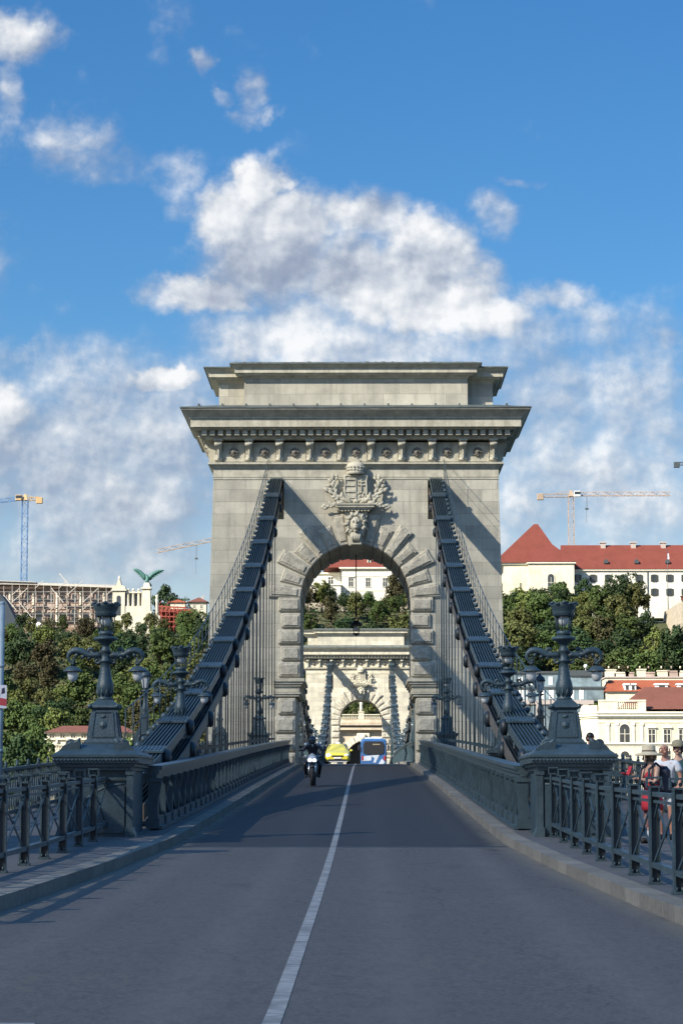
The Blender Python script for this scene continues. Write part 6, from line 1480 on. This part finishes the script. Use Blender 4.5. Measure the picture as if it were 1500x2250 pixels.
for s_ in (-1, 1):
    mb = MB(); mb.cbox(s_*1.07-.09, s_*1.07+.09, -.07, .05, 1.0, 1.45, .02); mb.build('tail_light', mat('red lens', (.25,.02,.02), .3), t)
    mb = MB(); mb.bar((s_*1.15,.1,2.7),(s_*1.42,-.15,2.5),.05); mb.cbox(s_*1.44-.09,s_*1.44+.09,-.24,-.10,2.0,2.5,.03); mb.build('mirror', M['black'], t)
    for y_ in (2.6, 8.9): wheel(t, s_*1.10, y_, .48, .28)
    for q in range(6): mb = MB(); xa, xb = sorted((s_*1.26, s_*1.285)); mb.box(xa, xb, .8+1.8*q, 2.4+1.8*q, 1.5, 2.6); mb.build('side_window', M['glass_dark'], t)
mb = MB(); mb.cbox(-.9,.9,2,8,3.08,3.3,.08); mb.build('roof_unit', M['bus_white'], t)

# ================================================================== PEOPLE
def skin_body(name, J, E, m_, parent=None, sub=2, smooth=True):
    """J: name -> (x, y, z, r or (rx, ry)); E: edges; grown with a Skin modifier, then frozen into one mesh"""
    names = list(J); idx = {n: i for i, n in enumerate(names)}
    me = bpy.data.meshes.new(name); me.from_pydata([J[n][:3] for n in names], [(idx[a], idx[b]) for a, b in E], []); me.update()
    o = bpy.data.objects.new(name, me); col.objects.link(o)
    sk = o.modifiers.new('skin', 'SKIN'); sk.use_smooth_shade = True; sk.branch_smoothing = .6
    if not me.skin_vertices: pass
    d = me.skin_vertices[0].data if me.skin_vertices else None
    if d is None:
        bm = bmesh.new(); bm.from_mesh(me); bm.verts.layers.skin.verify(); bm.to_mesh(me); bm.free(); d = me.skin_vertices[0].data
    for n, i in idx.items():
        r_ = J[n][3]; d[i].radius = r_ if hasattr(r_, '__len__') else (r_, r_); d[i].use_root = (i == 0)
    sb = o.modifiers.new('sub', 'SUBSURF'); sb.levels = sub; sb.render_levels = sub
    dg = bpy.context.evaluated_depsgraph_get(); m2 = bpy.data.meshes.new_from_object(o.evaluated_get(dg)); o.modifiers.clear(); o.data = m2; m2.materials.clear(); m2.materials.append(m_)
    for p in m2.polygons: p.use_smooth = True
    if parent is not None: o.parent = parent
    return o
SK = mat('light skin', (.50,.30,.21), .5, var=.06); SKT = mat('tanned skin', (.42,.20,.135), .5, var=.06)
M['red_cloth'] = mat('red cloth', (.42,.02,.035), .8, var=.15, vs=8); M['navy'] = mat('navy nylon', (.012,.016,.035), .6, var=.2); M['white_cloth'] = mat('white cotton', (.62,.63,.65), .9, var=.06, vs=6); M['straw'] = mat('cream straw', (.55,.47,.32), .85, var=.10, vs=30, bump=.3)
M['print_cloth'] = mat('dark red patterned cloth', (.16,.03,.035), .85, var=.5, vs=14, c2=(.35,.30,.28)); M['hair'] = mat('dark hair', (.015,.012,.010), .6); M['hair_g'] = mat('grey brown hair', (.12,.09,.07), .7); M['khaki'] = mat('khaki cap', (.26,.23,.15), .85, var=.1)
def head(J, E, x, y, z, tilt=0, r_=.085, neck=None):
    pass
def face(t, c, s_, yaw, skin, parent):
    """nose, eyes, ears and mouth on a head of radius about .1 at c; yaw 0 looks to -y"""
    Mx = Matrix.Translation(c) @ Matrix.Rotation(yaw, 4, 'Z') @ Matrix.Diagonal((s_, s_, s_, 1))
    mb = MB(); mb.ball((0,-.102,-.015), .018, 8, (.8,1.1,1.6)); 
    for e in (-1, 1): mb.ball((e*.088,.01,-.01), .026, 8, (.4,.8,1.3)); mb.ball((e*.04,-.083,-.045), .03, 8, (1,.5,.8))
    mb.ball((0,-.078,-.085), .03, 8, (1,.8,.7))
    mb.v = [tuple(Mx @ Vector(v)) for v in mb.v]; mb.build('face', skin, parent)
    mb = MB()
    for e in (-1, 1): mb.ball((e*.034,-.089,.018), .011, 8)
    mb.bar((-.022,-.098,-.058), (.022,-.098,-.058), .007); 
    for e in (-1, 1): mb.bar((e*.018,-.094,.038), (e*.05,-.086,.040), .007)
    mb.v = [tuple(Mx @ Vector(v)) for v in mb.v]; mb.build('eyes_and_mouth', M['hair'], parent)
def hand(mbs, c, d, up, s_=1.0, curl=.4, skin=None, parent=None):
    """palm with five bent fingers; d: direction of the fingers, up: back of the hand"""
    d = Vector(d).normalized(); up = Vector(up).normalized(); side = d.cross(up).normalized(); up = side.cross(d).normalized(); c = Vector(c); mb = MB()
    pr = []
    for f_, w_, h in ((0,.022,.016),(.03,.034,.016),(.07,.040,.014),(.088,.036,.011)):
        p = c + d*f_*s_; pr.append([tuple(p + side*w_*s_*math.cos(a) + up*h*s_*math.sin(a)) for a in [2*math.pi*i/8 for i in range(8)]])
    mb.loft(pr)
    for k, (o_, L) in enumerate(((-.030,.062),(-.010,.074),(.010,.070),(.029,.055))):
        p0 = c + d*.085*s_ + side*o_*s_; a1 = curl*.7; a2 = curl*1.7
        p1 = p0 + (d*math.cos(a1*.6) - up*math.sin(a1*.6))*L*.45*s_; p2 = p1 + (d*math.cos(a1+.2) - up*math.sin(a1+.2))*L*.32*s_; p3 = p2 + (d*math.cos(a2+.2) - up*math.sin(a2+.2))*L*.25*s_
        mb.tube([p0, p1, p2, p3], [.0095*s_, .009*s_, .008*s_, .006*s_], 7)
    q0 = c + d*.025*s_ - side*.032*s_; q1 = q0 - side*.022*s_ + d*.028*s_ - up*.008*s_; q2 = q1 + d*.03*s_ - up*.015*s_ + side*.004*s_
    mb.tube([q0, q1, q2], [.012*s_, .010*s_, .007*s_], 7)
    return mb.build('hand', skin, parent)
LEGS = [('hips','pl'),('hips','pr'),('pl','kl'),('kl','al'),('al','fl'),('pr','kr'),('kr','ar'),('ar','fr')]
TORSO = [('hips','waist'),('waist','chest'),('chest','neck0'),('neck0','neck'),('neck','head'),('head','crown')]
ARMS = [('chest','sl'),('sl','el'),('el','wl'),('chest','sr'),('sr','er'),('er','wr')]
def stand_joints(S=1.0, lean=0, hipw=.095, chest=(.155,.105), waist=(.125,.095), sh=.185, foot=(-.0,-.12)):
    J = {'hips': (0,0,.93,(.15,.11)), 'waist': (0,0,1.08,waist), 'chest': (0,0,1.28,chest), 'neck0': (0,.005,1.43,(.085,.075)), 'neck': (0,-.005,1.50,.052), 'head': (0,-.02,1.60,(.075,.090)), 'crown': (0,-.01,1.69,(.068,.080)),
         'pl': (-hipw,0,.84,.088), 'kl': (-hipw-.01,-.02,.48,.058), 'al': (-hipw-.01,.02,.09,.038), 'fl': (-hipw-.02+foot[0],foot[1],.035,.034),
         'pr': (hipw,0,.84,.088), 'kr': (hipw+.01,-.02,.48,.058), 'ar': (hipw+.01,.02,.09,.038), 'fr': (hipw+.02+foot[0],foot[1],.035,.034),
         'sl': (-sh,0,1.375,.052), 'sr': (sh,0,1.375,.052), 'el': (-sh-.06,.02,1.10,.040), 'er': (sh+.06,.02,1.10,.040), 'wl': (-sh-.05,-.08,.87,.026), 'wr': (sh+.05,-.08,.87,.026)}
    return {k: (v[0]*S, v[1]*S, v[2]*S, tuple(q*S for q in v[3]) if hasattr(v[3], '__len__') else v[3]*S) for k, v in J.items()}
def person(label, loc, rot, J, skin, group=None):
    t = thing('person', label, 'person', loc, rot, group); b = skin_body('body', J, TORSO+LEGS+ARMS, skin, t); return t, b
def pz(x, y): return rz(y)+.142
# woman with the straw hat, body turned three quarters to the left of the picture, arms raised to a phone. local -y is her front
S = .875
J = stand_joints(S, chest=(.155,.12), waist=(.145,.12))
def setj(J, S, **k):
    for n, v in k.items(): J[n] = (v[0]*S, v[1]*S, v[2]*S, J[n][3])
setj(J, S, el=(-.22,-.10,1.12), wl=(-.10,-.36,1.24), er=(.24,-.10,1.10), wr=(.08,-.38,1.18), neck=(0,-.03,1.50), head=(0,-.06,1.59), crown=(0,-.05,1.68))
t, b = person('woman in red with a wide cream hat holding up a red phone', (4.99, 39.6, pz(4.9, 39.6)), R(-62), J, SK)
J2 = {'a': (0,0,.80*S,(.175*S,.14*S)), 'b': (0,0,1.0*S,(.155*S,.13*S)), 'c': (0,-.01,1.2*S,(.16*S,.135*S)), 'd': (0,0,1.33*S,(.135*S,.10*S))}
skin_body('red_top', J2, [('a','b'),('b','c'),('c','d')], M['red_cloth'], t)
mb = MB(); mb.loft([[((.16+.00*q)*math.cos(a)*w_, .15*math.sin(a)*w_, z*S) for a in [2*math.pi*i/16 for i in range(16)]] for q, (z, w_) in enumerate(((.92,.98),(.80,1.12),(.70,1.15),(.60,1.12)))]); mb.build('red_tunic_hem', M['red_cloth'], t)
J2 = {}
for s_, n_ in ((-1,'l'),(1,'r')): J2['p'+n_] = (s_*.09,0,.84*S,.098*S); J2['k'+n_] = (s_*.10,-.02,.48*S,.078*S); J2['a'+n_] = (s_*.10,.01,.26*S,.066*S)
J2['h'] = (0,0,.90*S,(.14*S,.11*S)); skin_body('patterned_trousers', {k: J2[k] for k in ['h','pl','kl','al','pr','kr','ar']}, [('h','pl'),('pl','kl'),('kl','al'),('h','pr'),('pr','kr'),('kr','ar')], M['print_cloth'], t)
hc = Vector((0,-.055,1.63*S))
mb = MB(); mb.lathe([(.205,-.035),(.225,-.03),(.20,-.005),(.125,.015),(.112,.03),(.108,.11),(.092,.135),(.04,.145)], 28, hc); mb.build('straw_hat', M['straw'], t)
mb = MB(); mb.lathe([(.1135,.02),(.1145,.022),(.1125,.05),(.1115,.052)], 28, hc); mb.build('hat_band', M['hair_g'], t)
mb = MB(); mb.ball((0,-.02,1.575*S), .098, 12, (1,.95,1.1)); mb.build('hair', M['hair_g'], t)
face(t, Vector((0,-.062*1,1.575*S)), .92, 0, SK, b)
for s_, w_, yy in ((-1, J['wl'], 0), (1, J['wr'], 0)): hand(None, Vector(w_[:3])+Vector((0,.01,0)), (-s_*.25,-.8,.45), (s_*.8,-.1,.5), .9, .9, SK, b)
mb = MB(); mb.cbox(-.16,.16,.10,.30,.86*S,1.40*S,.07); mb.cbox(-.12,.12,.28,.36,.90*S,1.12*S,.03); bp_ = mb.build('backpack', M['navy'], t)
mb = MB()
for s_ in (-1, 1): mb.tube([(s_*.11,.11,1.36*S),(s_*.115,.0,1.45*S),(s_*.115,-.13,1.34*S),(s_*.125,-.15,1.15*S),(s_*.14,-.02,.98*S),(s_*.12,.12,.95*S)], [.022]*6, 6)
mb.build('strap', M['navy'], bp_)
mb = MB()
for s_ in (-1, 1): mb.cbox(s_*.11*S-.045, s_*.11*S+.045, -.17, .07, 0, .085, .03)
mb.build('shoes', M['hair'], t); mb = MB()
for s_ in (-1, 1): mb.tube([(s_*.105*S,.01,.07),(s_*.105*S,.01,.23)], [.045,.042], 10)
mb.build('white_socks', M['white_cloth'], t)
Mw = Matrix.Translation(t.location) @ Matrix.Rotation(R(-62), 4, 'Z'); pp = Mw @ Vector((0,-.50*S,1.31*S))
ph = thing('phone', 'red phone case held up by the woman in the cream hat', 'phone', pp, R(-62)); mb = MB(); mb.cbox(-.045,.045,-.012,.012,-.085,.085,.01, Matrix.Rotation(R(-25), 4, 'X')); mb.cbox(-.05,.05,-.10,-.008,-.09,-.075,.005, Matrix.Rotation(R(-25), 4, 'X')); mb.build('case', M['red_cloth'], ph); mb = MB(); mb.box(-.038,.038,.0125,.0135,-.072,.072, Matrix.Rotation(R(-25), 4, 'X')); mb.build('screen', M['black'], ph)
# bald man in white tee, facing left-camera
S = .925; J = stand_joints(S, chest=(.185,.135), waist=(.165,.135), sh=.21)
setj(J, S, el=(-.27,.03,1.10), wl=(-.25,-.12,.88), er=(.28,.03,1.10), wr=(.27,-.10,.87), head=(0,-.03,1.60))
t, b = person('bald man in a white printed tee and shorts behind the woman in red', (5.40, 41.2, pz(5.3, 41.2)), R(-28), J, SKT)
J2 = {'a': (0,0,.86*S,(.18*S,.145*S)), 'b': (0,0,1.08*S,(.18*S,.15*S)), 'c': (0,0,1.28*S,(.20*S,.145*S)), 'd': (0,0,1.42*S,(.10*S,.085*S)), 'sl': (-.21*S,0,1.375*S,.075*S), 'sr': (.21*S,0,1.375*S,.075*S), 'el': (-.255*S,.02,1.19*S,.075*S), 'er': (.265*S,.02,1.19*S,.075*S)}
tee = skin_body('white_tee', J2, [('a','b'),('b','c'),('c','d'),('c','sl'),('c','sr'),('sl','el'),('sr','er')], M['white_cloth'], t)
M['pinkprint'] = mat('faded pink print', (.42,.20,.22), .9, var=.3, vs=20); mb = MB(); mb.loft([[(x+.0,-.148*S-.012,z*S) for x, z in ((-.09,1.30),(-.02,1.33),(.06,1.30),(.08,1.22),(.0,1.16),(-.07,1.20))], [(x*.9,-.148*S-.016,1.24*S+(z-1.24)*.9*S) for x, z in ((-.09,1.30),(-.02,1.33),(.06,1.30),(.08,1.22),(.0,1.16),(-.07,1.20))]], smooth=False); mb.build('shirt_print', M['pinkprint'], tee)
J2 = {'h': (0,0,.92*S,(.17*S,.135*S))}
for s_, n_ in ((-1,'l'),(1,'r')): J2['p'+n_] = (s_*.095*S,0,.82*S,.105*S); J2['k'+n_] = (s_*.11*S,-.01,.56*S,.092*S)
skin_body('shorts', J2, [('h','pl'),('pl','kl'),('h','pr'),('pr','kr')], M['white_cloth'], t)
face(t, Vector((0,-.035*S,1.605*S)), 1.0, 0, SKT, b)
hand(None, Vector(J['wl'][:3]), (0.02,-.25,-.97), (-1,0,0), .95, .5, SKT, b); hand(None, Vector(J['wr'][:3]), (0,-.25,-.97), (1,0,0), .95, .5, SKT, b)
mb = MB()
for s_ in (-1, 1): mb.cbox(s_*.115*S-.05, s_*.115*S+.05, -.19, .07, 0, .095, .03)
mb.build('shoes', M['hair'], t)
# third walker with a khaki cap at the edge
S = .93; J = stand_joints(S, sh=.20); t, b = person('walker in a khaki cap and dark teal top cut by the right edge', (5.77, 42.4, pz(5.8, 42.4)), R(-15), J, SK)
J2 = {'a': (0,0,.86*S,(.17*S,.13*S)), 'b': (0,0,1.08*S,(.16*S,.13*S)), 'c': (0,0,1.28*S,(.185*S,.135*S)), 'd': (0,0,1.42*S,(.09*S,.08*S)), 'sl': (-.20*S,0,1.375*S,.07*S), 'sr': (.20*S,0,1.375*S,.07*S), 'el': (-.25*S,.02,1.16*S,.065*S), 'er': (.25*S,.02,1.16*S,.065*S)}
M['teal_cloth'] = mat('dark teal cloth', (.03,.07,.075), .85, var=.2, vs=6); skin_body('dark_top', J2, [('a','b'),('b','c'),('c','d'),('c','sl'),('c','sr'),('sl','el'),('sr','er')], M['teal_cloth'], t)
J2 = {'h': (0,0,.92*S,(.155*S,.12*S))}
for s_, n_ in ((-1,'l'),(1,'r')): J2['p'+n_] = (s_*.09*S,0,.82*S,.10*S); J2['k'+n_] = (s_*.10*S,-.01,.48*S,.075*S); J2['a'+n_] = (s_*.10*S,.01,.12*S,.06*S)
JT = J2; skin_body('trousers', JT, [('h','pl'),('pl','kl'),('kl','al'),('h','pr'),('pr','kr'),('kr','ar')], M['navy'], t)
mb = MB(); hc = Vector((0,-.02,1.66*S)); mb.lathe([(.112,-.02),(.114,.0),(.105,.05),(.075,.085),(.02,.10)], 18, hc); mb.prism([(-.09,-.02),(.09,-.02),(.075,-.18),(.0,-.205),(-.075,-.18)], hc.z-.022, hc.z-.008, 'z'); mb.build('cap', M['khaki'], t); mb = MB(); mb.ball((0,.015,1.60*S), .098, 12, (1,.9,1)); mb.build('hair', M['hair'], t); face(t, Vector((0,-.03,1.60*S)), .95, 0, SK, b)
for w_ in ('wl','wr'): hand(None, Vector(J[w_][:3]), (0,-.25,-.97), (-1 if w_ == 'wl' else 1,0,0), .95, .5, SK, b)
# two walkers farther along the footway
for label, x, y, rot, S, top, hairm in (('dark haired person in a dark red top walking behind the lighter pedestal', 5.83, 59.5, R(35), .99, M['print_cloth'], M['hair']), ('dark haired person in a white shirt beside the very dark lantern post', 4.98, 63.5, R(200), .97, M['white_cloth'], M['hair'])):
    J = stand_joints(S); t, b = person(label, (x, y, pz(x, y)), rot, J, SKT)
    J2 = {'a': (0,0,.86*S,(.17*S,.13*S)), 'b': (0,0,1.08*S,(.16*S,.13*S)), 'c': (0,0,1.28*S,(.185*S,.135*S)), 'd': (0,0,1.42*S,(.09*S,.08*S)), 'sl': (-.195*S,0,1.375*S,.07*S), 'sr': (.195*S,0,1.375*S,.07*S), 'el': (-.25*S,.02,1.16*S,.065*S), 'er': (.25*S,.02,1.16*S,.065*S)}
    skin_body('shirt', J2, [('a','b'),('b','c'),('c','d'),('c','sl'),('c','sr'),('sl','el'),('sr','er')], top, t)
    J3 = {k: (v[0], v[1], v[2], v[3]) for k, v in JT.items()}; skin_body('trousers', J3, [('h','pl'),('pl','kl'),('kl','al'),('h','pr'),('pr','kr'),('kr','ar')], M['navy'], t)
    mb = MB(); mb.ball((0,.0,1.655*S), .102, 12, (.95,1.05,.9)); mb.ball((0,.03,1.60*S), .095, 12); mb.build('hair', hairm, t); face(t, Vector((0,-.03,1.60*S)), .98, 0, SKT, b)
    for w_ in ('wl','wr'): hand(None, Vector(J[w_][:3]), (0,-.25,-.97), (-1 if w_ == 'wl' else 1,0,0), .95, .5, SKT, b)

# ================================================================== MOTORCYCLE and rider, coming towards the camera
ym = 82.0; zm = rz(ym)
t = thing('motorcycle', 'black motorcycle with white front cowl coming towards the viewer on the left lane', 'motorcycle', (-1.30, ym, zm))
def tyre(y, r_, w_, par):
    mb = MB(); Mx = Matrix.Translation((0, y, r_)) @ Matrix.Rotation(math.pi/2, 4, 'Y'); mb.lathe([(r_*.70,-w_*.45),(r_*.86,-w_*.5),(r_*.97,-w_*.3),(r_,0),(r_*.97,w_*.3),(r_*.86,w_*.5),(r_*.70,w_*.45)], 24, M=Mx); o = mb.build('wheel', M['rubber'], par)
    mb = MB(); mb.lathe([(.04,-.05),(r_*.72,-.03),(r_*.72,.03),(.04,.05)], 16, M=Mx); mb.build('rim', M['iron_dk'], o)
tyre(-.72, .30, .12, t); tyre(.72, .31, .18, t)
mb = MB()
for s_ in (-1, 1): mb.tube([(s_*.10,-.72,.30),(s_*.105,-.50,.86)], [.026,.030], 8)
mb.tube([(-.36,-.30,1.02),(-.20,-.40,.98),(.20,-.40,.98),(.36,-.30,1.02)], .014, 8); mb.build('fork', M['chrome'], t)
mb = MB(); mb.ball((0,-.62,.86), .15, 14, (1.15,.8,.85)); mb.prism([(-.15,.86),(-.10,1.02),(0,1.08),(.10,1.02),(.15,.86)], -.66, -.54, 'y'); mb.build('front_cowl', M['bus_white'], t)
for s_ in (-1, 1): mb = MB(); mb.ball((s_*.075,-.735,.84), .055, 10, (1.1,.6,.8)); mb.build('headlight', M['lamp_lit'], t)
mb = MB(); mb.ball((0,-.66,.62), .12, 10, (.7,1.3,.5)); mb.build('front_mudguard', M['black'], t)
mb = MB(); mb.ball((0,-.12,.84), .22, 12, (.85,1.35,.62)); mb.build('tank', M['black'], t)
mb = MB(); mb.cbox(-.16,.16,-.35,.35,.28,.66,.06); mb.tube([(.17,-.2,.35),(.2,.3,.33),(.22,.75,.42)], .05, 8); mb.build('engine', M['iron_dk'], t)
mb = MB(); mb.cbox(-.13,.13,.1,.95,.72,.84,.05); mb.build('seat', M['black'], t)
for s_ in (-1, 1): mb = MB(); mb.tube([(s_*.26,-.34,1.0),(s_*.36,-.36,1.16)], .01, 6); mb.ball((s_*.40,-.36,1.18), .055, 10, (1.3,.4,.8)); mb.build('mirror', M['black'], t)
M['jacket'] = mat('black riding jacket', (.016,.018,.025), .55, var=.3, vs=8); M['helmet'] = mat('dark helmet', (.02,.024,.032), .18, var=.1)
r = thing('person', 'motorcycle rider in a black jacket with pale shoulders and dark helmet', 'person', (-1.30, ym, zm))
J = {'hips': (0,.25,.92,(.15,.12)), 'waist': (0,.20,1.06,(.14,.11)), 'chest': (0,.06,1.25,(.19,.125)), 'neck0': (0,.0,1.37,(.09,.08)), 'neck': (0,-.03,1.42,.06), 'head': (0,-.05,1.50,.085),
     'pl': (-.13,.15,.88,.095), 'kl': (-.26,-.20,.72,.070), 'al': (-.21,.12,.36,.05), 'fl': (-.22,-.05,.30,.045), 'pr': (.13,.15,.88,.095), 'kr': (.26,-.20,.72,.070), 'ar': (.21,.12,.36,.05), 'fr': (.22,-.05,.30,.045),
     'sl': (-.20,.03,1.33,.075), 'el': (-.36,-.08,1.14,.055), 'wl': (-.34,-.28,1.03,.038), 'sr': (.20,.03,1.33,.075), 'er': (.36,-.08,1.14,.055), 'wr': (.34,-.28,1.03,.038)}
b = skin_body('body', J, [('hips','waist'),('waist','chest'),('chest','neck0'),('neck0','neck'),('neck','head')]+LEGS+ARMS, M['jacket'], r)
mb = MB(); mb.ball((0,-.05,1.515), .135, 16, (.92,1.05,1.05)); mb.ball((0,-.12,1.445), .085, 10, (1,1,.8)); hl = mb.build('helmet', M['helmet'], r); mb = MB(); mb.ball((0,-.115,1.525), .098, 12, (.95,.95,.55)); mb.build('visor', M['glass_dark'], hl)
for s_ in (-1, 1): mb = MB(); mb.ball((s_*.20,-.02,1.375), .075, 10, (1.0,.9,.75)); mb.build('shoulder_patch', M['bus_white'], r)
mb = MB(); mb.prism([(-.05,1.40),(0,1.28),(.05,1.40)], -.105, -.09, 'y'); mb.build('collar_opening', M['bus_white'], r)
for s_ in (-1, 1): hand(None, (s_*.34,-.27,1.03), (s_*.15,-.9,-.2), (0,-.2,1), 1.05, 1.3, M['black'], b)
